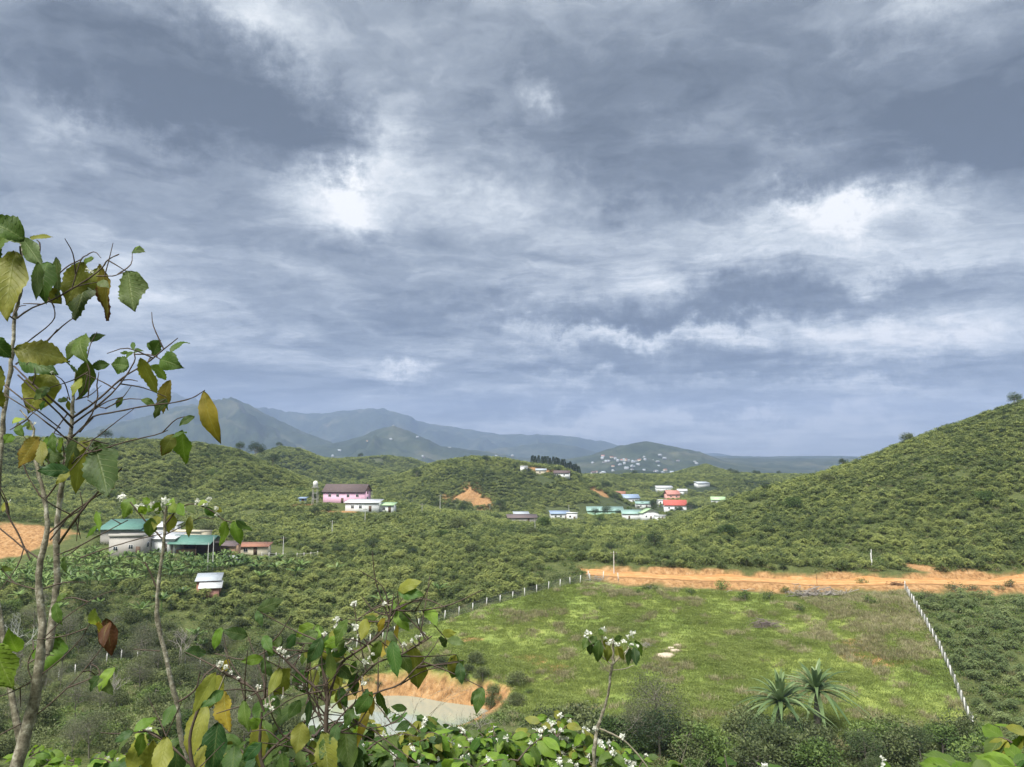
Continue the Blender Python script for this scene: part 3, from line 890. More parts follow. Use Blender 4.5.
# grass on the cleared field
xx, yy = scatter_in(60000, -42, 80, 92, 168)
ok = in_poly(xx, yy, FIELD) & (pond_d(xx, yy) > 3.6) & ~((xx > at(575, 575, 170).x) & (yy > road_y(xx) - 8))
xx, yy = xx[ok], yy[ok]; zz = gzv(xx, yy)
f1 = fbm(xx / 7, yy / 7, 4); f2 = fbm(xx / 3 + 40, yy / 3, 3)
pxg, pyg = proj(xx, yy, zz)
dryz = sst(740, 880, pxg) * (1 - sst(610, 700, pyg)) * .75 + .02
u_ = RNG.random(len(xx))
idg = np.where((f2 + dryz * .75 > .28) & (u_ < .58), 3, np.where(f1 > .22, 2, RNG.integers(0, 2, len(xx))))
keepg = (RNG.random(len(xx)) < np.clip(.72 + f1 * .9, .15, 1))
xx, yy, zz, idg = xx[keepg], yy[keepg], zz[keepg], idg[keepg]
s_ = rnd(len(xx), .6, 1.3) * np.where(idg == 3, 1.15, 1)
prg = [tuft_proto(34, .34, M_GRASS, .40, .07), tuft_proto(34, .26, M_GRASS, .48, .08), weed_proto(60, .40, .18, M_GRASS, .7), tuft_proto(46, .62, M_DRYGRASS, .34, .05)]
mass('field_grass', np.stack([xx, yy, zz], -1), np.stack([xx * 0, xx * 0, rnd(len(xx), 0, 6.28)], -1), np.stack([s_] * 3, -1), idg, prg,
     'bright green grass and dry tufts on the fenced field', 'grass', M_GRASS)
print('grass', len(xx))

# ---- wild shrubs and small trees as things
KINDS = {
    'olive': [clump_tree(2.6, 1.7, 1.3, 2300, .23, clumps=18) for _ in range(3)],
    'fresh': [clump_tree(2.4, 1.7, 1.2, 2200, .20, clumps=14, hollow=.2) for _ in range(2)],
    'feather': [clump_tree(5.2, 2.1, 2.2, 5200, .11, clumps=26, trunk=.09, hollow=.05, flat=1.1) for _ in range(2)],
    'dark': [clump_tree(5.5, 2.4, 2.3, 3600, .22, clumps=20, trunk=.14) for _ in range(2)],
    'low': [clump_tree(1.0, .95, .5, 500, .16, clumps=8) for _ in range(3)],
}
KM = {'olive': M_WILD, 'fresh': M_WILDG, 'feather': M_FEATHER, 'dark': M_PINE, 'low': M_WILD}
KD = {}
for k, lst in KINDS.items():
    KD[k] = []
    for wd, lf in lst:
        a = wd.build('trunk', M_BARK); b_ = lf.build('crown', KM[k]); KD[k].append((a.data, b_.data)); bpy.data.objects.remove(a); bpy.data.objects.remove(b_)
KD['lowgreen'] = []
for wd, lf in KINDS['low']:
    a = wd.build('trunk', M_BARK); b_ = lf.build('crown', M_WILDG); KD['lowgreen'].append((a.data, b_.data)); bpy.data.objects.remove(a); bpy.data.objects.remove(b_)


def plant(name, kind, X, Yv, s, label, cat, group=None, sz=None, sink=.1):
    rt_ = empty(name, (X, Yv, gz(X, Yv) - sink), random.uniform(0, 6.28)); rt_.scale = (s, s, s * (sz or 1))
    tag(rt_, label, cat, group)
    d_ = random.choice(KD[kind])
    for nm, dt in (('trunk', d_[0]), ('crown', d_[1])):
        q = bpy.data.objects.new(nm, dt); q.parent = rt_; COL.objects.link(q)
    return rt_


# band of shrubs across the bottom, between the near coffee and the field
def band(n_, px0, px1, Ya, Yb, kinds, smin, smax, name, label, group, mind=1.8, test=None):
    got = []; tries = 0
    while len(got) < n_ and tries < n_ * 60:
        tries += 1
        Yv = random.uniform(Ya, Yb); px_ = random.uniform(px0, px1); X = (px_ - 512) / F * Yv
        if any(math.hypot(X - g[0], Yv - g[1]) < mind for g in got): continue
        if test is not None and not test(X, Yv): continue
        got.append((X, Yv)); k = random.choice(kinds)
        plant(name, k, X, Yv, random.uniform(smin, smax) * (.6 if k == 'dark' else .8 if k == 'feather' else 1), label[k] if isinstance(label, dict) else label, 'shrub', group[k] if isinstance(group, dict) else group)


nopond = lambda X, Yv: float(pond_d(np.array([X]), np.array([Yv]))[0]) > 6
lab = {'dark': 'dark rounded small tree in the thicket along the bottom of the field', 'olive': 'olive green wild shrub in the thicket along the bottom of the field', 'fresh': 'bright green broad-leaved shrub in the thicket along the bottom of the field'}
grp = {'dark': 'dark small trees below the field', 'olive': 'olive shrubs below the field', 'fresh': 'bright green shrubs below the field'}
band(52, 545, 985, 78, 99, ['olive', 'olive', 'fresh', 'fresh', 'dark'], .75, 1.9, 'wild_shrub', lab, grp, 2.2, nopond)
lab = {'olive': 'olive wild shrub in the scrub on the lower left slope', 'dark': 'dark round tree in the scrub on the lower left slope', 'fresh': 'leafy light green shrub in the scrub on the lower left slope',
       'feather': 'grey-green feathery small tree in the scrub on the lower left slope'}
grp = {k: v.split(' in the')[0] + 's on the lower left slope' for k, v in lab.items()}
band(150, -60, 305, 86, 149, ['olive', 'olive', 'olive', 'fresh', 'feather', 'feather'], .8, 1.35, 'wild_shrub', lab, grp, 2.2, nopond)
band(22, 300, 560, 80, 92, ['olive', 'fresh'], .7, 1.0, 'wild_shrub', 'low leafy shrub on the near shore of the pond', 'shrubs on the near shore of the pond', 2.0)


def single(name, kind, px_, py_, Yv, s, label, cat='tree', sz=None, group=None):
    v = at(px_, py_, Yv); return plant(name, kind, v.x, Yv, s, label, cat, group, sz)


single('feathery_tree', 'feather', 660, 700, 93, 1.75, 'grey-green feathery small tree in front of the field, right of the thin flowering coffee sapling')
single('feathery_tree', 'feather', 636, 700, 90, 1.25, 'smaller feathery tree just behind the bare twiggy sapling')
single('round_tree', 'dark', 595, 700, 93, .72, 'dark green bushy small tree behind the thin flowering coffee sapling')
single('round_tree', 'olive', 545, 700, 97, 1.5, 'broad olive bush above the flowering coffee beside the pond bank', 'bush')
single('round_tree', 'olive', 745, 700, 90, 1.75, 'broad olive bush left of the strap-leaved palms', 'bush')
single('round_tree', 'olive', 895, 715, 94, 1.7, 'broad olive bush right of the strap-leaved palms', 'bush')
single('round_tree', 'dark', 937, 720, 99, .6, 'small dark bush left of the lower end of the post fence', 'bush')
single('round_tree', 'dark', 65, 640, 118, .80, 'dark round tree behind the mossy coffee trunks on the left')
single('round_tree', 'dark', 1015, 405, 301, 1.15, 'round dark tree alone on top of the right hill')
single('round_tree', 'dark', 843, 472, 300, .75, 'small round tree standing on the crest of the right hill')
single('round_tree', 'dark', 765, 492, 285, .62, 'small dark tree just below the crest of the right hill')
single('round_tree', 'fresh', 690, 700, 88, 1.9, 'tall bright green shrub right of the grey-green feathery trees', 'bush')
single('round_tree', 'fresh', 865, 715, 90, 1.9, 'tall bright green shrub just right of the strap-leaved palms', 'bush')
single('round_tree', 'olive', 575, 700, 92, 1.8, 'tall olive shrub left of the thin flowering sapling', 'bush')
for (a_, b_, c__, s__, l_) in [
    (254, 470, 460, 2.1, 'large dark tree with a broad crown on the hillside above the pink house'),
    (272, 474, 430, 1.5, 'dark tree right of the broad-crowned tree above the pink house'),
    (240, 456, 440, 1.2, 'small tree on the crest behind the broad-crowned tree'),
    (105, 441, 448, 1.5, 'pointed tree on the crest of the left hill'),
    (462, 500, 400, 1.0, 'dark tree below the orange cut of the middle hill'),
    (500, 506, 470, 1.5, 'dark tree left of the white village house'),
    (608, 516, 450, 1.4, 'dark tree in front of the long green roof'),
    (597, 528, 330, 1.3, 'broad dark tree below the long green roof'),
    (690, 502, 520, 1.6, 'round dark tree beside the red-roofed house'),
    (655, 500, 545, 1.4, 'tree left of the salmon-roofed house'),
    (437, 508, 380, 1.1, 'tree by the utility pole below the middle hill'),
    (313, 496, 306, .9, 'dark tree beside the water tower'),
    (300, 470, 600, 1.6, 'dark tree on the ridge behind the water tower'),
    (122, 452, 470, 1.3, 'tree on the dark left hillside near its crest'),
    (655, 552, 205, 1.0, 'olive tree at the foot of the right hill, taller than the coffee around it'),
    (415, 470, 800, 1.5, 'tree on the ridge behind the pink house')]:
    single('round_tree', 'dark', a_, b_, c__, s__ * 1.0, l_)
# pines on the hilltop in the middle
pine_w, pine_l = [], []
PD = []
for _ in range(2):
    wd = MB(); lf = MB(); hh = 9.0
    wd.tube([(0, 0, -.3), (0.05, 0, 4.5), (0, 0.05, 8.6)], [.14, .10, .03], 5)
    nl = 1400; f = rnd(nl) ** .8; zz_ = 1.6 + f * 7.2; rr = (1.9 * (1 - f) + .35) * rnd(nl, .2, 1) ** .5; aa = rnd(nl, 0, 6.28)
    c = np.stack([np.cos(aa) * rr, np.sin(aa) * rr, zz_ - rr * .25], -1)
    lf.add(*leaf_quads(c, np.stack([np.cos(aa), np.sin(aa), rnd(nl, -.4, .5)], -1), unit(np.array([0, 0, 1.]) + RNG.normal(size=(nl, 3)) * .4), .5 * rnd(nl, .6, 1.3), .22 * rnd(nl, .7, 1.3), rnd(nl, .1, .9)))
    a = wd.build('trunk', M_BARK); b_ = lf.build('crown', M_PINE); PD.append((a.data, b_.data)); bpy.data.objects.remove(a); bpy.data.objects.remove(b_)
KD['pine'] = PD
for i in range(34):
    px_ = 533 + 46 * (i % 17) / 16 + random.uniform(-1.2, 1.2); Yv = 606 + 9 * (i // 17) + random.uniform(-3, 3)
    v = at(px_, 466, Yv)
    plant('pine_tree', 'pine', v.x, Yv, random.uniform(.85, 1.12), 'dark pine in the small grove on top of the middle hill', 'tree', 'pines on the middle hilltop')
for i in range(60):
    px_ = random.uniform(40, 1010); Yv = random.uniform(195, 420); X = (px_ - 512) / F * Yv; zg = gz(X, Yv)
    if not visible(np.array([X]), np.array([Yv]), np.array([zg]), 1)[0] or not free(np.array([X]), np.array([Yv]))[0] or Yv < float(road_y(np.array([X]))[0]) + 8: continue
    k_ = random.choice(['dark', 'olive', 'fresh', 'dark']); s_ = dict(dark=.62, olive=1.5, fresh=1.6)[k_] * random.uniform(.75, 1.25)
    plant('hillside_tree', k_, X, Yv, s_, dict(dark='dark shade tree standing above the coffee on the hillsides', olive='olive green bushy tree standing above the coffee on the hillsides', fresh='bright green broad tree standing above the coffee on the hillsides')[k_], 'tree', dict(dark='dark', olive='olive', fresh='bright green')[k_] + ' trees among the hillside coffee')
# loose trees dotted on the farther ridges
for i in range(46):
    px_ = random.uniform(190, 830); Yv = random.choice([560, 640, 800, 830, 1000, 1040]) + random.uniform(-40, 40); X = (px_ - 512) / F * Yv
    zg = gz(X, Yv)
    if not visible(np.array([X]), np.array([Yv]), np.array([zg]), 3)[0]: continue
    plant('round_tree', 'dark', X, Yv, random.uniform(1.0, 1.7), 'dark tree dotted among the coffee on the farther ridges', 'tree', 'dark trees on the farther ridges')

for i in range(34):
    a_ = random.uniform(590, 735); c__ = random.uniform(435, 600); X = (a_ - 512) / F * c__
    if (CLR[:, 2] * .62 > np.hypot(CLR[:, 0] - X, CLR[:, 1] - c__)).any(): continue
    plant('village_tree', 'dark' if i % 3 else 'fresh', X, c__, random.uniform(.6, 1.15) * (1.0 if i % 3 else 1.5), 'garden tree standing among the houses of the village', 'tree', 'garden trees in the village')
for i in range(30):
    th = random.uniform(-.5, 3.4); r_ = 1.10 + random.uniform(0, .40); X = POND['x'] + POND['ax'] * r_ * math.cos(th); Yv = POND['y'] + POND['ay'] * r_ * math.sin(th)
    plant('bank_bush', random.choice(['low', 'lowgreen', 'olive']), X, Yv, random.uniform(.5, .9), 'small bush growing on the eroded bank around the pond', 'bush', 'bushes on the pond bank')
# low bushes on the field and the right plot edge
for (a_, b_, c__, s__, l_) in [(650, 588, 163, 1.0, 'leftmost of the low dark bushes on the field just below the dirt road'),
    (690, 590, 160, .8, 'low bush on the field below the dirt road, right of the first dark bush'), (722, 583, 163, 1.25, 'dark round bush touching the front edge of the dirt road'),
    (745, 598, 156, 1.3, 'low wide bush under the dry branches by the road'), (770, 598, 157, 1.1, 'low wide bush left of the pile of dry branches'), (785, 586, 161, .9, 'small bush at the road edge left of the dry branches'),
    (868, 606, 150, 1.1, 'green bush between the dry branches and the post fence'), (640, 592, 160, .7, 'small weed clump in the upper left of the field'),
    (862, 576, 164, .8, 'little dark bush on the orange dirt near the fence corner'), (600, 611, 151, .5, 'tiny dark shrub alone in the upper field'),
    (800, 610, 148, .9, 'faint bush under the dry branches')]:
    v = at(a_, b_, c__); plant('low_bush', 'lowgreen', v.x, c__, s__ * 1.45, l_, 'bush')
for (a_, c__, s__, l_) in [(915, 152, 1.7, 'leafy bush at the top end of the post fence'), (945, 157, 1.9, 'dark bush on the orange dirt in the right plot'), (1000, 160, 1.5, 'dark bush at the far right end of the orange dirt'),
                     (962, 158, 1.2, 'small bush beside the dark one on the orange dirt'), (988, 159, 1.1, 'low bush between the dark bushes on the orange dirt')]:
    X = (a_ - 512) / F * c__; plant('low_bush', 'low', X, c__, s__, l_, 'bush')

# ---- bananas
def banana_proto(nlv, ll, w, hstem, droop=.9, seg=7):
    st = MB(); lf = MB()
    st.tube([(0, 0, -.2), (.03, 0, hstem * .5), (0, .02, hstem)], [.13, .11, .07], 6)
    for k in range(nlv):
        a0 = k * 2.399 + rnd(1, -.3, .3)[0]; e0 = rnd(1, .65, 1.4)[0]; L_ = ll * rnd(1, .75, 1.1)[0]
        t_ = np.linspace(0, 1, seg); r_ = L_ * np.sin(t_ * (1.57)) * math.cos(e0) * 1.15 + L_ * t_ * .15
        z_ = hstem + L_ * (t_ * math.sin(e0) - droop * t_ ** 2 * .62)
        cx_ = np.cos(a0) * r_; cy_ = np.sin(a0) * r_
        ww = w * np.sin(np.clip(t_ * 1.02 + .04, 0, 1) * math.pi) ** .55 * .5; ww[0] = .03
        sx, sy = -math.sin(a0), math.cos(a0)
        Vm = np.stack([cx_, cy_, z_], -1)
        Vl = Vm + np.stack([sx * ww, sy * ww, -ww * .35], -1); Vr = Vm - np.stack([sx * ww, sy * ww, ww * .35], -1)
        V = np.concatenate([Vl, Vm, Vr]); Fq = []
        for i in range(seg - 1):
            Fq += [(i, i + 1, seg + i + 1, seg + i), (seg + i, seg + i + 1, 2 * seg + i + 1, 2 * seg + i)]
        tn = rnd(1, .1, .9)[0]
        lf.add(V, np.array(Fq), np.tile([tn, tn, tn, 1], (len(V), 1)))
    return st, lf


KD['banana'] = []
for _ in range(4):
    st, lf = banana_proto(10, 2.3, .48, 1.7, droop=.75)
    a = st.build('stem', M_BANANA); b_ = lf.build('foliage', M_BANANA); KD['banana'].append((a.data, b_.data)); bpy.data.objects.remove(a); bpy.data.objects.remove(b_)


def banana(X, Yv, s, label, group):
    rt_ = empty('banana_plant', (X, Yv, gz(X, Yv) - .05), random.uniform(0, 6.28), s); tag(rt_, label, 'banana plant', group)
    d_ = random.choice(KD['banana'])
    for nm, dt in (('stem', d_[0]), ('foliage', d_[1])):
        q = bpy.data.objects.new(nm, dt); q.parent = rt_; COL.objects.link(q)


got = []
bz = np.array(BANANA_ZONE); tries = 0
while len(got) < 190 and tries < 20000:
    tries += 1
    X = random.uniform(bz[:, 0].min(), bz[:, 0].max()); Yv = random.uniform(bz[:, 1].min(), bz[:, 1].max())
    if not in_poly(np.array([X]), np.array([Yv]), BANANA_ZONE)[0] or any(math.hypot(X - g_[0], Yv - g_[1]) < 2.0 for g_ in got): continue
    if not free(np.array([X]), np.array([Yv]), 0)[0]: continue
    got.append((X, Yv)); banana(X, Yv, random.uniform(.75, 1.1), 'light green banana plant in the grove in front of the green-roofed farm', 'banana plants in the grove by the farm')
for (px_, Yv) in [(212, 138), (205, 140), (240, 176), (252, 182), (262, 178), (245, 186), (272, 190), (285, 194), (300, 178), (305, 186), (292, 186), (385, 160), (70, 140), (30, 148), (110, 146), (150, 145), (170, 150), (190, 155), (265, 170), (280, 180), (233, 182), (440, 163), (340, 186)]:
    banana((px_ - 512) / F * Yv, Yv, random.uniform(.9, 1.25), 'banana plant standing alone among the coffee right of the farm and brick shed', 'scattered banana plants among the coffee')

# two strap-leaved palms in front of the field
def strap_palm(X, Yv, s, label, seed_h):
    rt_ = empty('strap_leaved_palm', (X, Yv, gz(X, Yv) - .1), random.uniform(0, 6.28), s); tag(rt_, label, 'palm', 'strap-leaved palms below the field')
    st = MB(); st.tube([(0, 0, -.2), (.1, 0, seed_h * .5), (.05, .1, seed_h)], [.28, .24, .2], 8); st.build('trunk', M_BARK, rt_)
    for k in range(56):
        a0 = k * 2.399; e0 = 1.45 - 1.45 * k / 56 + rnd(1, -.12, .12)[0]; L_ = rnd(1, 3.0, 4.2)[0]; seg = 9
        t_ = np.linspace(0, 1, seg); r_ = L_ * t_ * math.cos(e0) * (1 + .1 * t_); z_ = seed_h + L_ * (t_ * math.sin(e0) - .66 * t_ ** 2 * (1.1 - .5 * math.sin(e0)))
        c = np.stack([np.cos(a0) * r_, np.sin(a0) * r_, z_], -1); sx, sy = -math.sin(a0), math.cos(a0)
        ww = np.array([.06, .10, .14, .15, .15, .13, .10, .06, .01])
        Vl = c + np.stack([sx * ww, sy * ww, ww * .45], -1); Vr = c - np.stack([sx * ww, sy * ww, -ww * .45], -1)
        V = np.concatenate([Vl, c, Vr]); Fq = []
        for i in range(seg - 1): Fq += [(i, i + 1, seg + i + 1, seg + i), (seg + i, seg + i + 1, 2 * seg + i + 1, 2 * seg + i)]
        tn = rnd(1, .2, 1)[0]; m_ = MB(); m_.add(V, np.array(Fq), np.tile([tn, tn, tn, 1], (len(V), 1))); m_.build('frond', M_PALM, rt_)


v = at(795, 712, 92); strap_palm(v.x, 97, 1.6, 'silvery green strap-leaved palm, the left one of the pair below the field', 2.6)
v = at(833, 712, 94); strap_palm(v.x, 99, 1.65, 'silvery green strap-leaved palm, the right and taller one of the pair below the field', 3.1)

# ================================================================== buildings, fences, poles
def wallm(name, col): return plain(name, col, .9, .12, .6)


MW = {k: wallm('wall_' + k, c) for k, c in dict(pink=(.74, .46, .60), white=(.74, .76, .76), grey=(.42, .40, .37), cream=(.68, .62, .48), brick=(.42, .20, .13), mint=(.42, .66, .50),
      blue=(.30, .44, .66), salmon=(.72, .38, .32), concrete=(.46, .45, .42), orange=(.62, .40, .26), town=(.46, .47, .48)).items()}
M_TRIM = plain('white_trim', (.72, .72, .70), .6)
M_WOODD = plain('dark_wood', (.12, .08, .055), .7)
M_STEEL = plain('galvanised_steel', (.55, .57, .58), .35, .1, 2, metal=.8)


def roof_mat(name, col, metal=False, wave=7.0):
    m, n = mat(name); g = n.node('ShaderNodeTexCoord')
    w_ = n.node('ShaderNodeTexWave', wave_type='BANDS', bands_direction='X'); n.l.new(g.outputs['Object'], w_.inputs[0]); w_.inputs['Scale'].default_value = wave
    nz = n.noise(g.outputs['Object'], .9, 6, .65).outputs[0]
    c = n.mix(nz, tuple(q * .68 for q in col) + (1,), tuple(min(1, q * 1.15) for q in col) + (1,))
    p_ = n.node('ShaderNodeBsdfPrincipled'); n.l.new(c, p_.inputs['Base Color']); p_.inputs['Roughness'].default_value = .45 if metal else .8
    b_ = n.node('ShaderNodeBump'); n.l.new(w_.outputs[0], b_.inputs['Height']); b_.inputs['Strength'].default_value = .4; b_.inputs['Distance'].default_value = .05; n.l.new(b_.outputs[0], p_.inputs['Normal'])
    o_ = n.node('ShaderNodeOutputMaterial'); n.l.new(p_.outputs[0], o_.inputs[0]); return m


MR = dict(brown=roof_mat('roof_brown', (.13, .095, .095)), green=roof_mat('roof_green', (.12, .27, .22), True), tin=roof_mat('roof_tin', (.50, .55, .60), True), red=roof_mat('roof_red', (.55, .13, .10)),
          salmon=roof_mat('roof_salmon', (.58, .26, .22)), white=roof_mat('roof_white', (.72, .74, .76), True), mint=roof_mat('roof_mint', (.34, .52, .46), True), blue=roof_mat('roof_blue', (.30, .40, .56), True),
          dark=roof_mat('roof_dark', (.17, .13, .13)), lime=roof_mat('roof_lime', (.45, .66, .36), True), brownred=roof_mat('roof_rust', (.36, .17, .11)))
mg, n = mat('window_glass'); p = n.node('ShaderNodeBsdfPrincipled'); p.inputs['Base Color'].default_value = (.03, .04, .05, 1); p.inputs['Roughness'].default_value = .1
o = n.node('ShaderNodeOutputMaterial'); n.l.new(p.outputs[0], o.inputs[0])


def gable(mb, w, d, h, rise, over=.5, th=.12, axis='x'):
    """two roof slabs, ridge along x (or y)"""
    for s_ in (-1, 1):
        if axis == 'x':
            e = d / 2 + over; zl = h - rise * over / (d / 2)
            A = [(-w / 2 - over, s_ * e, zl), (w / 2 + over, s_ * e, zl), (w / 2 + over, 0, h + rise), (-w / 2 - over, 0, h + rise)]
        else:
            e = w / 2 + over; zl = h - rise * over / (w / 2)
            A = [(s_ * e, -d / 2 - over, zl), (s_ * e, d / 2 + over, zl), (0, d / 2 + over, h + rise), (0, -d / 2 - over, h + rise)]
        V = A + [(a, b, c + th) for a, b, c in A]
        mb.add(V, np.array([(0, 1, 2, 3), (7, 6, 5, 4), (0, 4, 5, 1), (1, 5, 6, 2), (2, 6, 7, 3), (3, 7, 4, 0)]))


def shed_roof(mb, w, d, h0, h1, over=.5, th=.12, x0=0.0, y0=0.0):
    """single slope, low (h0) at the front -y, high (h1) at the back"""
    sl = (h1 - h0) / d
    A = [(x0 - w / 2 - over, y0 - d / 2 - over, h0 - sl * over), (x0 + w / 2 + over, y0 - d / 2 - over, h0 - sl * over), (x0 + w / 2 + over, y0 + d / 2 + over, h1 + sl * over), (x0 - w / 2 - over, y0 + d / 2 + over, h1 + sl * over)]
    V = A + [(a, b, c + th) for a, b, c in A]
    mb.add(V, np.array([(0, 1, 2, 3), (7, 6, 5, 4), (0, 4, 5, 1), (1, 5, 6, 2), (2, 6, 7, 3), (3, 7, 4, 0)]))


def gable_wall(mb, w, d, h, rise, axis='x'):
    mb.box(-w / 2, w / 2, -d / 2, d / 2, -1.5, h)
    e = .02
    if axis == 'x':
        for s_ in (-1, 1):
            x1 = s_ * (w / 2); x0 = x1 - s_ * .2
            V = [(x0, -d / 2, h), (x0, d / 2, h), (x0, 0, h + rise), (x1, -d / 2, h), (x1, d / 2, h), (x1, 0, h + rise)]
            mb.add(V, np.array([(0, 1, 2, 2), (3, 4, 5, 5), (0, 3, 5, 2), (1, 4, 5, 2)]))
    else:
        for s_ in (-1, 1):
            y1 = s_ * (d / 2); y0 = y1 - s_ * .2
            V = [(-w / 2, y0, h), (w / 2, y0, h), (0, y0, h + rise), (-w / 2, y1, h), (w / 2, y1, h), (0, y1, h + rise)]
            mb.add(V, np.array([(0, 1, 2, 2), (3, 4, 5, 5), (0, 3, 5, 2), (1, 4, 5, 2)]))


def fixtri(o_):   # degenerate quads from the gable ends become triangles
    import bmesh
    bm = bmesh.new(); bm.from_mesh(o_.data); bmesh.ops.remove_doubles(bm, verts=bm.verts, dist=1e-5); bmesh.ops.dissolve_degenerate(bm, dist=1e-5, edges=bm.edges)
    bmesh.ops.recalc_face_normals(bm, faces=bm.faces); bm.to_mesh(o_.data); bm.free(); return o_


def building(name, px, py, Y, w, d, h, label, cat='house', wall='white', roof='tin', rise=1.6, kind='gable', axis='x', rz=0.0, wins=(), side_wins=(), door=None, group=None, over=.5, wh=1.1, ww=1.1):
    v = hit(px, py + 2, Y); k_ = v.y / Y; rt_ = empty(name, (v.x, v.y, gz(v.x, v.y)), R(rz), k_); tag(rt_, label, cat, group)
    # stand it at the height the photograph shows when the ground is close
    zt_ = v.z
    if abs(zt_ - rt_.location.z) < 1.2: rt_.location.z = zt_
    mb = MB()
    if kind == 'gable': gable_wall(mb, w, d, h, rise, axis)
    elif kind == 'shed':
        mb.box(-w / 2, w / 2, -d / 2, d / 2, -1.5, h)
    else: mb.box(-w / 2, w / 2, -d / 2, d / 2, -1.5, h)
    wo = fixtri(mb.build('wall', MW[wall], rt_))
    rb = MB()
    if kind == 'gable': gable(rb, w, d, h, rise, over, axis=axis)
    elif kind == 'shed': shed_roof(rb, w, d, h + .02, h + rise, over)
    else:
        rb.box(-w / 2 - .2, w / 2 + .2, -d / 2 - .2, d / 2 + .2, h, h + .25); rb.box(-w / 2 - .2, w / 2 + .2, -d / 2 - .2, -d / 2, h + .25, h + .7)
    fixtri(rb.build('roof', MR[roof] if roof in MR else MW[roof], rt_))
    for (x, z) in wins:
        f = MB(); y = -d / 2
        f.box(x - ww / 2, x + ww / 2, y - .07, y + .02, z - wh / 2, z - wh / 2 + .08); f.box(x - ww / 2, x + ww / 2, y - .07, y + .02, z + wh / 2 - .08, z + wh / 2)
        f.box(x - ww / 2, x - ww / 2 + .08, y - .068, y + .02, z - wh / 2 + .08, z + wh / 2 - .08); f.box(x + ww / 2 - .08, x + ww / 2, y - .068, y + .02, z - wh / 2 + .08, z + wh / 2 - .08)
        f.box(x - .03, x + .03, y - .06, y + .02, z - wh / 2 + .08, z + wh / 2 - .08)
        fo = f.build('window', M_TRIM, rt_)
        g_ = MB(); g_.box(x - ww / 2 + .08, x + ww / 2 - .08, y - .03, y - .004, z - wh / 2 + .08, z + wh / 2 - .08); g_.build('pane', mg, fo)
    for (y, z, sx) in side_wins:
        x = sx * w / 2; f = MB(); f.box(min(x, x + sx * .06), max(x, x + sx * .06), y - .65, y + .65, z - .65, z + .65); fo = f.build('window', M_TRIM, rt_)
        g_ = MB(); a_ = x + sx * .061; g_.box(min(a_, a_ + sx * .02), max(a_, a_ + sx * .02), y - .52, y + .52, z - .52, z + .52); g_.build('pane', mg, fo)
    if door is not None:
        f = MB(); f.box(door - .5, door + .5, -d / 2 - .06, -d / 2 + .02, 0, 2.1); do = f.build('door', M_WOODD, rt_)
        g_ = MB(); g_.box(door + .36, door + .42, -d / 2 - .11, -d / 2 - .061, 1.0, 1.12); g_.build('handle', M_STEEL, do)
    return rt_


# pink house group
building('pink_house', 347, 501, 298, 16.5, 7.5, 4.6, 'pink two-storey house with a dark brown hipped roof above the coffee slope', wall='pink', roof='brown', rise=2.6, rz=-9,
         wins=[(-5.6, 3.1), (1.8, 3.0), (5.5, 3.1), (-2.4, 3.1)], side_wins=[(0, 4.2, 1), (0, 1.8, 1)], door=-.5, over=.5)
building('white_house', 364, 509, 287, 12.5, 6, 3.2, 'flat white building in front of the pink house', wall='white', roof='white', kind='shed', rise=.9, rz=-6, wins=[(-3.5, 1.7), (-.5, 1.7)], door=3.2)
building('green_shed', 388, 510, 284, 5.0, 4, 2.6, 'small shed with a pale mint roof right of the flat white building', 'shed', wall='white', roof='lime', kind='shed', rise=.7, rz=-8, wins=[(-1, 1.4)], door=1.2)
building('blue_hut', 303, 502, 296, 2.4, 2.2, 2.2, 'tiny bright blue hut left of the pink house', 'hut', wall='blue', roof='blue', kind='shed', rise=.3, door=.2)
# water tower
v = at(315, 505, 301); wt = empty('water_tower', (v.x, 301, gz(v.x, 301))); wt.location.z = min(v.z, wt.location.z); tag(wt, 'steel water tank on tall stilts left of the pink house', 'water tower')
zb_ = 6.8
m_ = MB()
for sx in (-1, 1):
    for sy in (-1, 1):
        q = MB(); q.tube([(sx * 1.0, sy * 1.0, -1), (sx * .85, sy * .85, zb_)], [.13, .12], 5); q.build('leg', MW['concrete'], wt)
q = MB()
for zz_ in (2.3, 4.6):
    for a_, b_ in (((-1, -1), (1, -1)), ((1, -1), (1, 1)), ((1, 1), (-1, 1)), ((-1, 1), (-1, -1))): q.tube([(a_[0] * .95, a_[1] * .95, zz_), (b_[0] * .95, b_[1] * .95, zz_)], [.07, .07], 4)
q.build('brace', MW['concrete'], wt)
q = MB(); q.box(-1.25, 1.25, -1.25, 1.25, zb_, zb_ + .15); q.build('platform', MW['concrete'], wt)
q = MB(); q.tube([(0, 0, zb_ + .15), (0, 0, zb_ + .25), (0, 0, zb_ + 2.1), (0, 0, zb_ + 2.5), (0, 0, zb_ + 2.65)], [.3, .95, .95, .5, .02], 16); q.build('tank', M_TRIM, wt, smooth=True)

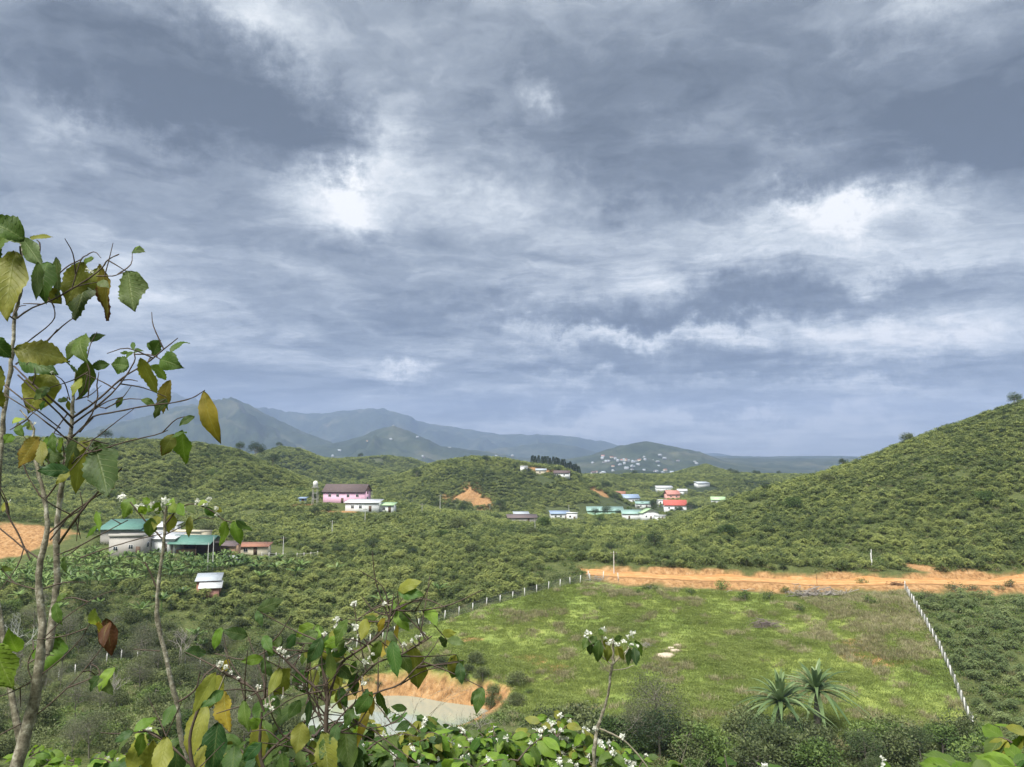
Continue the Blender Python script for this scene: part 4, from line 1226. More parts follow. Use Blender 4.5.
# farm on the left
building('grey_farmhouse', 131, 552, 186, 7.6, 6.5, 4.4, 'bare grey cement farmhouse at the left end of the green-roofed farm', wall='grey', roof='grey', kind='flat', rz=4, wins=[(-2.3, 1.6), (1.2, 2.0)], side_wins=[(0, 2.2, 1)], door=2.9)
building('farm_barn', 125, 540, 199, 9.5, 6.5, 3.6, 'green metal roofed barn rising behind the grey cement farmhouse', 'barn', wall='grey', roof='green', kind='shed', rise=1.7, rz=3, over=.7)
building('farm_barn', 137, 541, 193, 5.0, 4.0, 3.2, 'small lean-to with a teal roof edge right of the rear barn', 'barn', wall='cream', roof='green', kind='shed', rise=1.0, rz=3, over=.5)
building('white_farm_shed', 163, 549, 189, 8.0, 5.0, 3.2, 'long white walled farm shed between the grey farmhouse and the open green-roofed shed', 'shed', wall='white', roof='white', kind='shed', rise=.9, rz=-4, wins=[(-2, 1.8)], door=1.8)
building('cream_farm_building', 190, 545, 203, 9.0, 5.0, 4.0, 'cream flat-topped building behind the open green-roofed shed', 'building', wall='cream', roof='cream', kind='flat', rz=-12)
building('white_store', 165, 541, 200, 6.0, 4.0, 4.3, 'white upper building showing over the long white farm shed', 'building', wall='white', roof='white', kind='shed', rise=.8, rz=-8, wins=[(0, 2.6)])
# open shed: posts and a broad green roof
v = hit(196, 554, 185); os_ = empty('open_shed', (v.x, v.y, v.z), R(-7), v.y / 185); tag(os_, 'open-sided farm shed with a wide teal green metal roof on posts', 'shed')
q = MB(); gable(q, 9.4, 6.0, 2.9, 1.5, .7); q.build('roof', MR['green'], os_)
for k in range(4):
    for sy in (-1, 1): q = MB(); q.box(-4.5 + k * 3 - .1, -4.5 + k * 3 + .1, sy * 2.8 - .1, sy * 2.8 + .1, -1.2, 2.9); q.build('post', M_WOODD, os_)
q = MB(); q.box(-4.6, 4.6, 2.85, 3.0, -1, 2.5); q.build('back_wall', M_WOODD, os_)
q = MB(); q.box(-4.2, -.8, -1.6, 1.2, -1, 1.1); q.build('feed_bin', MW['orange'], os_)
building('orange_outbuilding', 226, 553, 200, 6.0, 4, 2.5, 'low orange-brown outbuilding at the right end of the farm', 'outbuilding', wall='orange', roof='dark', kind='shed', rise=.7, rz=-4, door=1.2)
building('orange_outbuilding', 255, 552, 210, 7.5, 4, 2.2, 'low cream outbuilding with a rusty roof farthest right in the farm row', 'outbuilding', wall='cream', roof='brownred', kind='shed', rise=.6, rz=3, wins=[(-2, 1.3)], door=.6)
building('white_kiosk', 233, 561, 184, 1.8, 1.6, 1.3, 'tiny white cabin in the trees below the farm outbuildings', 'cabin', wall='white', roof='white', kind='shed', rise=.2)
# fence row right of the farm
fr = empty('farm_fence', tuple(at(262, 552, 200))); tag(fr, 'row of pale posts with rails right of the farm outbuildings', 'fence')
pv_ = []
for k in range(9):
    X = k * 1.6; Yg = 200 + k * .8; zg = gz(fr.location.x + X, Yg) - fr.location.z
    q = MB(); q.box(X - .09, X + .09, Yg - 200 - .09, Yg - 200 + .09, zg - .4, zg + 1.7); q.build('post', MW['concrete'], fr); pv_.append((X, Yg - 200, zg + 1.4))
q = MB(); q.tube(pv_, [.04] * 9, 4); q.tube([(a, b, c - .6) for a, b, c in pv_], [.04] * 9, 4); q.build('rail', MW['concrete'], fr)

# brick shed in the coffee
bs = building('brick_shed', 209, 589, 159, 4.4, 3.0, 2.3, 'small red brick shed with a grey tin roof standing alone in the coffee', 'shed', wall='brick', roof='tin', kind='shed', rise=.9, rz=14, over=.35, wins=[], door=-1.2)
q = MB(); shed_roof(q, 4.0, 1.7, 1.15, 2.0, .25, .08, .6, -2.4); q.build('porch_roof', MR['white'], bs)
for sx in (-1.2, 2.4): q = MB(); q.box(sx - .06, sx + .06, -3.2, -3.08, -.5, 1.15); q.build('post', M_WOODD, bs)
q = MB(); q.box(-1.0, 2.3, -3.1, -2.95, -1.2, .55); q.build('front_wall', MW['salmon'], bs)
q = MB(); q.tube([(.2, -1.62, 1.9), (.2, -1.72, 1.9)], [.34, .34], 14); q.build('satellite_dish', M_TRIM, bs)

# village beyond the coffee
building('red_roofed_house', 675, 511, 500, 14, 9, 5.4, 'large white village house with a bright red roof', wall='white', roof='red', rise=3.0, rz=-8, wins=[(-4, 3.6), (0, 3.6), (4, 3.6), (-4, 1.3), (4, 1.3)], door=0)
building('salmon_roofed_house', 672, 499, 545, 9, 8, 5.0, 'salmon walled house with a faded red roof behind the red-roofed house', wall='salmon', roof='salmon', rise=2.4, rz=6, wins=[(-2, 3.4), (2, 3.4)])
building('lime_roofed_house', 649, 517, 482, 11, 7, 4.0, 'white village house with a lime green gable left of the red-roofed house', wall='white', roof='lime', rise=2.6, axis='y', rz=10, wins=[(-3, 2), (3, 2)], door=0)
building('white_village_house', 660, 518, 470, 6, 5, 2.6, 'small white annex in front of the lime green gable', wall='white', roof='white', kind='flat', rz=5, door=1, wins=[(-1.2, 1.5)])
building('mint_roofed_warehouse', 605, 514, 476, 22, 8, 3.4, 'long low warehouse with a mint green roof at the left of the village', 'warehouse', wall='mint', roof='mint', kind='shed', rise=2.0, rz=-3, door=4)
building('mint_roofed_warehouse', 632, 517, 468, 12, 7, 3.4, 'shorter mint roofed warehouse between the long one and the lime green gable', 'warehouse', wall='white', roof='mint', kind='shed', rise=1.8, rz=-3, door=-2)
building('blue_roofed_house', 630, 502, 560, 12, 8, 4.6, 'blue-grey roofed house with white walls above the warehouses', wall='white', roof='blue', rise=2.4, rz=10, wins=[(-3, 2.6), (1, 2.6), (4, 2.6)], door=-1)
building('orange_cut_house', 620, 497, 600, 8, 7, 4.0, 'rusty roofed house left of the blue-grey roofed house', wall='orange', roof='brownred', rise=2.0, rz=-10, wins=[(0, 2.4)])
building('white_village_house', 560, 517, 438, 11, 6, 3.2, 'white house with a curved-topped front left of the village warehouses', wall='white', roof='blue', kind='shed', rise=1.2, rz=6, wins=[(-3, 1.8), (0, 1.8)], door=3)
building('white_village_house', 572, 518, 430, 6, 5, 3.8, 'taller white block joined to the right of the blue-edged white house', wall='white', roof='white', kind='flat', rz=-5, wins=[(-1, 2.2)], door=1.4)
building('dark_shade_house', 522, 520, 400, 15, 9, 2.4, 'long dark brown roofed shed below the middle hill', 'shed', wall='grey', roof='dark', kind='shed', rise=1.2, rz=4, door=3)
building('dark_shade_house', 521, 517, 425, 8, 5, 3.0, 'pale tin roofed shed peeking over the long dark one', 'shed', wall='white', roof='tin', kind='shed', rise=.8, rz=4)
building('white_village_house', 718, 503, 475, 8, 6, 3.4, 'white house half hidden by the foot of the right hill', wall='white', roof='lime', rise=1.6, rz=-12, wins=[(-2, 1.8), (2, 1.8)])
building('white_village_house', 643, 506, 530, 10, 6, 3.2, 'low pale green roofed house behind the lime green gable', wall='white', roof='mint', kind='shed', rise=1.2, rz=0, wins=[(-2, 1.6)], door=2)
building('white_village_house', 662, 505, 560, 7, 5, 4.8, 'narrow white two-storey house left of the salmon walled house', wall='white', roof='white', kind='flat', wins=[(-1.5, 3.4), (1.5, 3.4)])
building('distant_house', 664, 489, 760, 16, 7, 3.5, 'long white roofed building at the back of the village', wall='white', roof='white', kind='shed', rise=1.5, rz=3)
building('distant_house', 682, 492, 740, 9, 7, 3.2, 'small white house right of the long white roofed one', wall='white', roof='white', rise=1.6, rz=-5)
building('distant_house', 702, 485, 800, 15, 7, 4.0, 'white building on the slope of the ridge beyond the village', wall='white', roof='tin', kind='shed', rise=1.5, rz=22)
building('hilltop_house', 562, 475, 596, 12, 7, 3.2, 'white walled house right of the pine grove on the middle hilltop', wall='white', roof='brown', rise=1.8, rz=-10, wins=[(-3, 1.8), (2, 1.8)])
building('hilltop_house', 541, 472, 600, 8, 6, 3.0, 'pale house under the left end of the pine grove on the middle hilltop', wall='cream', roof='tin', kind='shed', rise=1.2, wins=[(-1, 1.6)])
building('hilltop_house', 524, 469, 612, 6, 5, 3.4, 'small white hut left of the pine grove on the middle hilltop', 'hut', wall='white', roof='white', kind='flat')

# distant town and hamlets: plain small houses, copied
def tiny(wall, roof):
    rt_ = empty('town_house'); a = MB(); gable_wall(a, 10, 8, 5.5, 2.6); fixtri(a.build('wall', MW[wall], rt_)); b_ = MB(); gable(b_, 10, 8, 5.5, 2.6, .6); b_.build('roof', MR[roof], rt_); return rt_


TY = [tiny(w_, r_) for w_, r_ in (('town', 'tin'), ('town', 'tin'), ('cream', 'brownred'), ('town', 'salmon'), ('grey', 'tin'), ('town', 'dark'))]
used = set()


def town(px, Yv, s, label, group):
    k = random.choices(range(6), [4, 5, 2, 1, 1, 2])[0]; src = TY[k]
    X = (px - 512) / F * Yv; zg = gz(X, Yv)
    if not visible(np.array([X]), np.array([Yv]), np.array([zg]), 4)[0]: return
    if k not in used: used.add(k); o_ = src; ch = None
    else:
        o_ = src.copy(); COL.objects.link(o_)
        for c_ in list(src.children):
            d_ = c_.copy(); COL.objects.link(d_); d_.parent = o_
    o_.location = (X, Yv, zg); o_.rotation_euler = (0, 0, random.uniform(-.9, .9)); o_.scale = (s * random.uniform(.8, 1.5), s, s * random.uniform(.7, 1.2))
    tag(o_, label, 'house', group)


for i in range(150):
    px = random.gauss(626, 27); Yv = random.uniform(2050, 3000)
    if 588 < px < 700: town(px, Yv, .95, 'tiny pale house of the distant town at the foot of the rounded far hill', 'houses of the distant town')
for i in range(46):
    town(random.uniform(280, 520), random.uniform(2300, 3900), 1.0, 'tiny house scattered on the hazy slopes left of the distant town', 'houses scattered on the hazy slopes')
for i in range(26):
    town(random.uniform(590, 660), random.uniform(1150, 1600), 1.0, 'small house in the valley between the village and the distant town', 'houses in the valley before the distant town')
for k in range(6):
    if k not in used:
        for c_ in list(TY[k].children): bpy.data.objects.remove(c_)
        bpy.data.objects.remove(TY[k])

# fences
M_POST = plain('concrete_post', (.66, .66, .64), .85, .12, 6); M_WIRE = plain('fence_wire', (.30, .31, .30), .6)


def fence(name, line, spacing, h, label, pw=.13, mesh=True, lean=0.0):
    P_ = []
    for i in range(len(line) - 1):
        a, b_ = line[i], line[i + 1]; L_ = math.hypot(b_.x - a.x, b_.y - a.y); k = max(1, round(L_ / spacing))
        for j in range(k): P_.append((a.x + (b_.x - a.x) * j / k, a.y + (b_.y - a.y) * j / k))
    P_.append((line[-1].x, line[-1].y)); P_ = np.array(P_); Z = gzv(P_[:, 0], P_[:, 1])
    rt_ = empty(name, (P_[0][0], P_[0][1], Z[0])); tag(rt_, label, 'fence')
    o0 = np.array([P_[0][0], P_[0][1], Z[0]]); tops = []
    q = MB(); q.box(-pw / 2, pw / 2, -pw / 2, pw / 2, -.5, h)
    q.box(-pw / 2 - .006, pw / 2 + .006, -pw / 2 - .006, pw / 2 + .006, h, h + .04); pm = q.build('post', M_POST, rt_); first = True
    for (x, y), z in zip(P_, Z):
        o_ = pm if first else pm.copy()
        if not first: COL.objects.link(o_)
        first = False; o_.parent = rt_; o_.location = (x - o0[0], y - o0[1], z - o0[2]); o_.rotation_euler = (random.uniform(-.06, .06), random.uniform(-.07, .07), random.uniform(0, 1)); o_.scale = (1, 1, random.uniform(.86, 1.06))
        tops.append((x - o0[0], y - o0[1], z - o0[2]))
    w_ = MB(); tops = np.array(tops)
    if mesh:
        for zz_ in (.15, .6, 1.05, h - .1): w_.tube(tops + np.array([0, 0, zz_]), [.010] * len(tops), 3)
        for i in range(len(tops) - 1):
            a, b_ = tops[i], tops[i + 1]; k = 14
            for j in range(k):
                for s_ in (0, 1):
                    p0 = a + (b_ - a) * j / k + np.array([0, 0, .15 if s_ else h - .1]); p1 = a + (b_ - a) * min(1, (j + 2.0) / k) + np.array([0, 0, h - .1 if s_ else .15])
                    w_.tube([p0, p1], [.006, .006], 3)
        w_.build('wire_mesh', M_WIRE, rt_)
    return rt_


fence('post_fence', [FL[0]] + FL[1:], 2.75, 1.75, 'wire fence on white concrete posts running down the left edge of the green field')
fence('post_fence', FR, 2.3, 1.75, 'wire fence on close-set white posts running down the right edge of the green field', pw=.15)
up_ = [(907, 585, 160), (913, 578, 166)]
X0 = FR[0].x
fence('post_fence', [Vector((X0 + .2, 171.5, 0)), Vector((X0 + 3.2, 178, 0)), Vector((X0 + 6.0, 184, 0))], 1.6, 1.9, 'short run of posts climbing the bank above the dirt road', mesh=True)
fence('post_fence', [Vector((at(588, 575, 170).x + k, float(road_y(np.array([at(588, 575, 170).x + k]))) - 5.4, 0)) for k in (0, 3.1, 6.2)], 3.1, 1.7, 'three white posts where the left fence meets the start of the dirt road', mesh=False)


def pole(px, py, Y, h, label, r=.12, arm=True, m_=None, group=None):
    v = hit(px, py, Y); rt_ = empty('utility_pole', (v.x, v.y, gz(v.x, v.y))); tag(rt_, label, 'pole', group)
    q = MB(); q.tube([(0, 0, -.5), (0, 0, h)], [r, r * .7], 7); q.build('shaft', m_ or M_POST, rt_)
    if arm:
        q = MB(); q.box(-.7, .7, -.06, .06, h - .6, h - .48); q.build('cross_arm', M_WOODD, rt_)
        for sx in (-.6, 0, .6): q = MB(); q.tube([(sx, 0, h - .479), (sx, 0, h - .28)], [.05, .03], 5); q.build('insulator', M_TRIM, rt_)
    return rt_


pole(440, 514, 300, 7.5, 'pale utility pole standing in the coffee below the middle hill')
pole(365, 524, 262, 5.5, 'short pale utility pole in the coffee below the flat white building')
pole(283, 558, 206, 5.5, 'pale utility pole right of the farm')
pole(332, 537, 245, 5.0, 'pale utility pole on the slope right of the farm fence')
pole(422, 516, 300, 4.5, 'thin utility pole left of the one below the middle hill', .09)
pole(535, 534, 265, 5.0, 'thin utility pole in the coffee below the dark shed', .09)
pole(490, 512, 390, 5.0, 'slim pole with a white lamp left of the long dark shed', .10)
pole(614, 574, 177, 5.0, 'grey utility pole at the near end of the dirt road', .12)
pole(569, 520, 425, 8.0, 'pole with a white top beside the white village house', .14)
pole(372, 492, 305, 6.0, 'thin aerial mast behind the right end of the pink house', .07, arm=False)
for dx_, hh, l_ in ((207.5, 7.5, 'bare concrete pole, the shorter of two behind the brick shed'), (212.5, 9.2, 'bare concrete pole, the taller of two behind the brick shed')):
    pole(dx_, 572, 170, hh * .86, l_, .10, arm=False)
pole(817, 585, 163, 2.2, 'thin dark stake on the near edge of the dirt road', .05, arm=False, m_=M_WOODD)

# brush piles, dry branches and stones on the field
def brush(name, px, py, Y, rx, ry, rzv, n_, label, m_, cat='brush pile', rad=.035):
    v = at(px, py, Y); rt_ = MB(); z0 = gz(v.x, Y)
    for k in range(n_):
        a0 = random.uniform(0, 6.28); c_ = np.array([random.gauss(0, rx * .4), random.gauss(0, ry * .4), abs(random.gauss(0, rzv * .45))]); L_ = random.uniform(.5, 1.2) * min(rx, 2.2)
        d_ = np.array([math.cos(a0), math.sin(a0) * .6, random.uniform(-.35, .35)]); p0 = c_ - d_ * L_ / 2; p1 = c_ + d_ * L_ / 2; mid = (p0 + p1) / 2 + RNG.normal(size=3) * .1 * L_
        for p_ in (p0, mid, p1): p_[2] = max(p_[2], gz(v.x + p_[0], Y + p_[1]) - z0 + .03)
        r_ = random.uniform(.4, 1.3) * rad; w_ = [tuple(p0), tuple(mid), tuple(p1)]; rt_.tube(w_, [r_, r_ * .8, r_ * .3], 4)
    o_ = rt_.build(name, m_); o_.location = (v.x, Y, z0); tag(o_, label, cat); return o_


brush('brush_pile', 765, 629, 141, 2.6, 1.4, 1.2, 170, 'low heap of purplish grey twigs on the right half of the field', plain('old_twigs', (.23, .19, .18), .9), rad=.04)
brush('branch_pile', 818, 590, 158.5, 7.0, 1.6, 1.7, 260, 'long pile of bleached dry branches along the edge of the dirt road', M_TWIG, 'branch pile', .075)
brush('branch_pile', 596, 575, 168, 2.5, 1.2, .9, 40, 'small heap of pale sticks where the dirt road starts', M_TWIG, 'branch pile', .04)
brush('brush_pile', 645, 640, 133, 1.5, .9, .8, 60, 'small heap of dead stems in the middle of the field', M_TWIG, rad=.03)
brush('brush_pile', 895, 592, 160, 1.6, 1.0, .6, 40, 'brown root heap beside the fence corner on the orange dirt', plain('root_wood', (.20, .12, .07), .9), 'root heap', .07)
for (X, Y, L_, a_, r_, l_) in [(at(822, 590, 159).x, 158.6, 7.5, -.25, .17, 'long bleached log lying across the pile of dry branches'), (at(803, 592, 158).x, 157.6, 3.6, -.9, .09, 'short pale log sticking out of the left end of the dry branches'),
                               (at(748, 588, 162).x, 162.0, 3.0, .15, .09, 'white log lying at the road edge left of the dry branches'), (at(728, 590, 161).x, 161, 2.2, .4, .07, 'short white stick beside the road edge bush')]:
    q = MB(); d_ = np.array([math.cos(a_), math.sin(a_), 0]); z0 = gz(X, Y)
    pth = [tuple(d_ * t_ * L_ + np.array([0, 0, gz(X + d_[0] * t_ * L_, Y + d_[1] * t_ * L_) - z0 + .35 + .15 * math.sin(t_ * 7)])) for t_ in (-.5, -.2, .1, .5)]
    q.tube(smooth_path(pth, 3), np.linspace(r_, r_ * .5, 10), 7); o_ = q.build('dry_log', M_BARKPALE); o_.location = (X, Y, z0); tag(o_, l_, 'log')
M_STONE = plain('pale_stone', (.55, .47, .36), .9, .25, 3, bump=.5)
for (px, py, Y, s_, l_) in [(666, 655, 128, .95, 'flat pale boulder in the lower middle of the field'), (675, 651, 130, .55, 'smaller pale stone just right of the flat boulder'), (671, 648, 131.5, .38, 'smallest pale stone behind the flat boulder'), (678, 646, 132.5, .4, 'pale stone set farthest back of the boulder group')]:
    import bmesh
    bm = bmesh.new(); bmesh.ops.create_icosphere(bm, subdivisions=3, radius=1)
    for v_ in bm.verts:
        k_ = 1 + .22 * float(fbm(np.array([v_.co.x * 1.5 + px]), np.array([v_.co.y * 1.5 + v_.co.z]), 3)[0]); v_.co = Vector((v_.co.x * 1.5 * k_, v_.co.y * k_, max(v_.co.z * .55 * k_, -.3)))
    me = bpy.data.meshes.new('boulder'); bm.to_mesh(me); bm.free(); me.materials.append(M_STONE)
    for p_ in me.polygons: p_.use_smooth = True
    o_ = bpy.data.objects.new('boulder', me); COL.objects.link(o_); v = at(px, py, Y); o_.location = (v.x, Y, gz(v.x, Y) + .1); o_.scale = (s_,) * 3; tag(o_, l_, 'boulder')

# ================================================================== near coffee plants
def near_leaf_mat():
    m, n = mat('coffee_leaf_near')
    a = n.node('ShaderNodeAttribute', attribute_name='tint'); g = n.node('ShaderNodeTexCoord'); uv = n.node('ShaderNodeSeparateXYZ'); n.l.new(g.outputs['UV'], uv.inputs[0])
    U = n.math('ABSOLUTE', uv.outputs[0]); V = uv.outputs[1]
    ph = n.math('FRACT', n.math('SUBTRACT', n.math('MULTIPLY', V, 9.0), n.math('MULTIPLY', U, 2.4)))
    vein = n.math('SUBTRACT', 1.0, n.math('MULTIPLY', n.math('ABSOLUTE', n.math('SUBTRACT', ph, .5)), 9.0), clamp=True)
    vein = n.math('MULTIPLY', vein, n.math('SUBTRACT', 1.0, n.math('MULTIPLY', U, .75)))
    midr = n.math('SUBTRACT', 1.0, n.math('MULTIPLY', U, 13.0), clamp=True)
    vv = n.math('MAXIMUM', vein, midr)
    nz = n.noise(g.outputs['Object'], 22, 5, .6).outputs[0]; nz2 = n.noise(g.outputs['Object'], 9, 4, .6).outputs[0]
    base = n.mix(n.math('MULTIPLY', nz, .9), n.mix(1, a.outputs['Color'], (.62, .66, .55, 1), 'MULTIPLY'), n.mix(1, a.outputs['Color'], (1.3, 1.22, 1.05, 1), 'MULTIPLY'))
    # deeper green left between the veins of ageing leaves
    base = n.mix(n.math('MULTIPLY', n.math('SUBTRACT', nz2, .42, clamp=True), 2.2, clamp=True), base, n.mix(.55, base, (.045, .10, .02, 1)))
    c = n.mix(n.math('MULTIPLY', vv, .42), base, n.mix(.5, base, (.46, .50, .22, 1)))
    # brown necrotic edges: amount in alpha
    edge = n.math('ADD', n.math('MULTIPLY', U, .55), n.math('MULTIPLY', V, .50))
    br = n.math('MULTIPLY', n.math('SUBTRACT', n.math('ADD', n.math('ADD', edge, nz2), a.outputs['Alpha']), 1.62), 7.0, clamp=True)
    c = n.mix(br, c, (.10, .045, .022, 1))
    p_ = n.node('ShaderNodeBsdfPrincipled'); n.l.new(c, p_.inputs['Base Color']); p_.inputs['Roughness'].default_value = .5; p_.inputs['Specular IOR Level'].default_value = .28
    b_ = n.node('ShaderNodeBump'); n.l.new(n.math('ADD', vv, n.math('MULTIPLY', nz, .5)), b_.inputs['Height']); b_.inputs['Strength'].default_value = .35; b_.inputs['Distance'].default_value = .004; n.l.new(b_.outputs[0], p_.inputs['Normal'])
    tr = n.node('ShaderNodeBsdfTranslucent'); n.l.new(n.mix(1, c, (1.25, 1.2, .7, 1), 'MULTIPLY'), tr.inputs[0])
    mx = n.node('ShaderNodeMixShader'); mx.inputs[0].default_value = .42; n.l.new(p_.outputs[0], mx.inputs[1]); n.l.new(tr.outputs[0], mx.inputs[2])
    o_ = n.node('ShaderNodeOutputMaterial'); n.l.new(mx.outputs[0], o_.inputs[0]); return m


M_LEAF = near_leaf_mat()
M_NBARK, n = mat('mossy_bark'); g = n.node('ShaderNodeTexCoord')
c = n.ramp(n.noise(g.outputs['Object'], 38, 7, .72).outputs[0], [(.32, (.070, .062, .045)), (.46, (.20, .18, .14)), (.56, (.34, .32, .26)), (.66, (.62, .60, .54))])
c = n.mix(.8, c, n.ramp(n.noise(g.outputs['Object'], 7, 5, .6).outputs[0], [(.36, (.55, .55, .45)), (.55, (1, 1, .95)), (.68, (1.3, 1.3, 1.25))]), 'MULTIPLY')
p = n.node('ShaderNodeBsdfPrincipled'); n.l.new(c, p.inputs['Base Color']); p.inputs['Roughness'].default_value = .9
b = n.node('ShaderNodeBump'); n.l.new(n.noise(g.outputs['Object'], 90, 6, .7).outputs[0], b.inputs['Height']); b.inputs['Strength'].default_value = .9; b.inputs['Distance'].default_value = .004
n.l.new(b.outputs[0], p.inputs['Normal']); o = n.node('ShaderNodeOutputMaterial'); n.l.new(p.outputs[0], o.inputs[0])
M_NTWIG = plain('near_twig', (.10, .075, .06), .8, .4, 30, bump=.3); M_GTWIG = plain('pale_twig', (.30, .27, .20), .8, .4, 30)
mf, n = mat('white_petal'); p = n.node('ShaderNodeBsdfPrincipled'); p.inputs['Base Color'].default_value = (.80, .81, .74, 1); p.inputs['Roughness'].default_value = .6
tr = n.node('ShaderNodeBsdfTranslucent'); tr.inputs[0].default_value = (.8, .82, .7, 1); mx = n.node('ShaderNodeMixShader'); mx.inputs[0].default_value = .3
n.l.new(p.outputs[0], mx.inputs[1]); n.l.new(tr.outputs[0], mx.inputs[2]); o = n.node('ShaderNodeOutputMaterial'); n.l.new(mx.outputs[0], o.inputs[0])

LC = dict(g=(.075, .150, .035, 0), d=(.045, .100, .038, 0), G=(.12, .19, .085, .05), y=(.25, .27, .055, .14), Y=(.42, .34, .055, .22), l=(.17, .30, .045, 0), o=(.25, .20, .045, .36), b=(.12, .045, .03, .9), L=(.30, .40, .10, 0))


def near_leaf(mb, base, tip, w, nrm=None, kind='g', droop=.12, fold=.22, res=(22, 4), pet=.0, ripple=1.0):
    base = np.array(base, float); tip = np.array(tip, float); ax = tip - base; L_ = np.linalg.norm(ax); ax /= L_
    nrm = np.array([0, -1, .25]) if nrm is None else np.array(nrm, float); nrm = nrm - ax * np.dot(nrm, ax)
    if np.linalg.norm(nrm) < .05: nrm = np.array([0, 0, 1.0]) - ax * ax[2]
    nrm = unit(nrm); sd_ = np.cross(ax, nrm)
    nu, nv = res[1], res[0]; t_ = np.linspace(0, 1, nv + 1)
    ctr = base + np.outer(t_, ax) * L_ + np.outer(np.sin(t_ * math.pi) * droop * L_, nrm)
    prof = np.sin(math.pi * np.clip(t_, 0, 1) ** .85) ** .85 * (1 - .30 * t_ ** 5); prof[-1] = .01; prof[0] = .02
    twist = random.uniform(-.35, .35); curl = random.uniform(.0, .5)
    V = []; UV = []; ph0 = random.uniform(0, 6); asy = random.uniform(.85, 1.15)
    for j, tt in enumerate(t_):
        for i in range(-nu, nu + 1):
            u = i / nu; hw = w * .5 * prof[j] * (asy if i > 0 else 2 - asy) * (1 + .05 * math.sin(tt * 17 + ph0 + (3 if i > 0 else 0)) + .018 * math.cos(6.283 * (tt * 9 - 2.4)))
            ca = twist * tt; s2 = sd_ * math.cos(ca) + nrm * math.sin(ca); n2 = nrm * math.cos(ca) - sd_ * math.sin(ca)
            rip = .060 * w * ripple * math.cos(6.283 * (tt * 9 - abs(u) * 2.4)) * min(1, abs(u) * 2) * (1.2 - abs(u) * .4)
            wav = .07 * w * math.sin(tt * 11 + ph0 + (1.5 if i > 0 else 0)) * abs(u) ** 2
            V.append(ctr[j] + s2 * u * hw + n2 * (fold * abs(u) * hw - curl * u * u * hw * .6 + rip + wav)); UV.append((u, tt))
    m_ = 2 * nu + 1; Fq = [(j * m_ + i, j * m_ + i + 1, (j + 1) * m_ + i + 1, (j + 1) * m_ + i) for j in range(nv) for i in range(m_ - 1)]
    c = np.array(LC[kind]); k_ = random.uniform(.78, 1.25); hsh = random.uniform(-.012, .03)
    cc = np.array([max(.01, c[0] * k_ + hsh), c[1] * k_ + abs(hsh) * .6, c[2] * k_, min(1, max(0, c[3] + random.uniform(-.08, .12)))])
    mb.add(V, np.array(Fq), np.tile(cc, (len(V), 1)), UV)


def flower(mb, c, r, n_=26):
    c = np.array(c, float); d_ = dirs(n_); d_[:, 2] = d_[:, 2] * .8 + .25; d_ = unit(d_)
    base = c + d_ * r * .25 * RNG.random((n_, 1)); V, Fq, C = leaf_quads(base + RNG.normal(size=(n_, 3)) * r * .22, d_ + RNG.normal(size=(n_, 3)) * .3, dirs(n_), r * rnd(n_, .5, .9), np.full(n_, r * .62), np.ones(n_)); mb.add(V, Fq, C)


def pxp(px, py, Y): return tuple(at(px, py, Y))


def stems(rt_, name, lst, Y, m_, seg=7, base_y=None):
    """lst: list of [(px,py,width px[,dY])...]"""
    mb = MB()
    for pl in lst:
        P4 = [];
        for q in pl:
            Yq = Y + (q[3] if len(q) > 3 else 0); v = at(q[0], q[1], Yq); P4.append((v.x, v.y, v.z, q[2] * .40 / F * Yq))
        S4 = smooth_path(P4, 4); S4 = np.array(S4); wob = RNG.normal(size=(len(S4), 3)) * S4[:, 3:4] * .16
        mb.tube(S4[:, :3] + wob - np.array(ORG), np.maximum(S4[:, 3], .0012) * (1 + .10 * RNG.normal(size=len(S4))), seg)
    return mb.build(name, m_, rt_, smooth=True)


def leaves_px(mb, lst, Y, jitter=.18, res=(26, 5), push=0.0):
    """(bx,by,tx,ty,width px,kind)"""
    for q in lst:
        Yb = Y + random.uniform(-jitter, jitter) + push; Yt = Yb + random.uniform(-.10, .10) * 1.0
        n0 = (random.uniform(-.5, .5), -1, random.uniform(-.1, .55))
        near_leaf(mb, np.array(at(q[0], q[1], Yb)) - ORG, np.array(at(q[2], q[3], Yt)) - ORG, q[4] / F * Yb * .98, n0, q[5], droop=random.uniform(-.05, .16), res=res)


def ground_point(px, Y):
    X = (px - 512) / F * Y; return (X, Y, gz(X, Y))


# ---- large old coffee tree on the left
Y0 = 2.8
ORG = np.array(ground_point(20, Y0)); ct = empty('coffee_tree', tuple(ORG)); tag(ct, 'tall lanky coffee tree with mossy grey trunks and big yellowing leaves at the left edge', 'tree')
gp = proj(*(ORG + np.array([0, 0, 0.0])))
trunks = [
    [(-8, gp[1] + 20, 22), (2, 900, 18), (18, 767, 15), (34, 700, 12.5), (42, 640, 9.5), (39, 590, 8), (41, 560, 7), (47, 530, 6.5), (45, 500, 5.5), (38, 470, 4.5), (32, 448, 3.6), (34, 430, 2.8), (27, 418, 2.2), (20, 410, 1.6)],
    [(30, 712, 10, .05), (43, 672, 10, .06), (51, 630, 9.5, .08), (56, 590, 8, .1), (57, 555, 7.5, .1), (58, 520, 7, .1), (61, 490, 6.5, .1), (66, 462, 6, .1), (70, 438, 5, .1), (72, 410, 4.6, .1), (74, 390, 3, .1), (76, 372, 2, .1)],
    [(20, 745, 8, .2), (6, 660, 7.5, .24), (-6, 570, 7, .25), (-3, 500, 6.5, .25), (2, 440, 6, .25), (5, 405, 6, .25), (10, 370, 5.5, .25), (13, 340, 5, .25), (15, 315, 4.6, .25), (19, 300, 4, .22), (22, 280, 3, .2), (22, 255, 2.4, .2), (20, 240, 2, .2)]]
stems(ct, 'trunk', trunks, Y0, M_NBARK, 9)
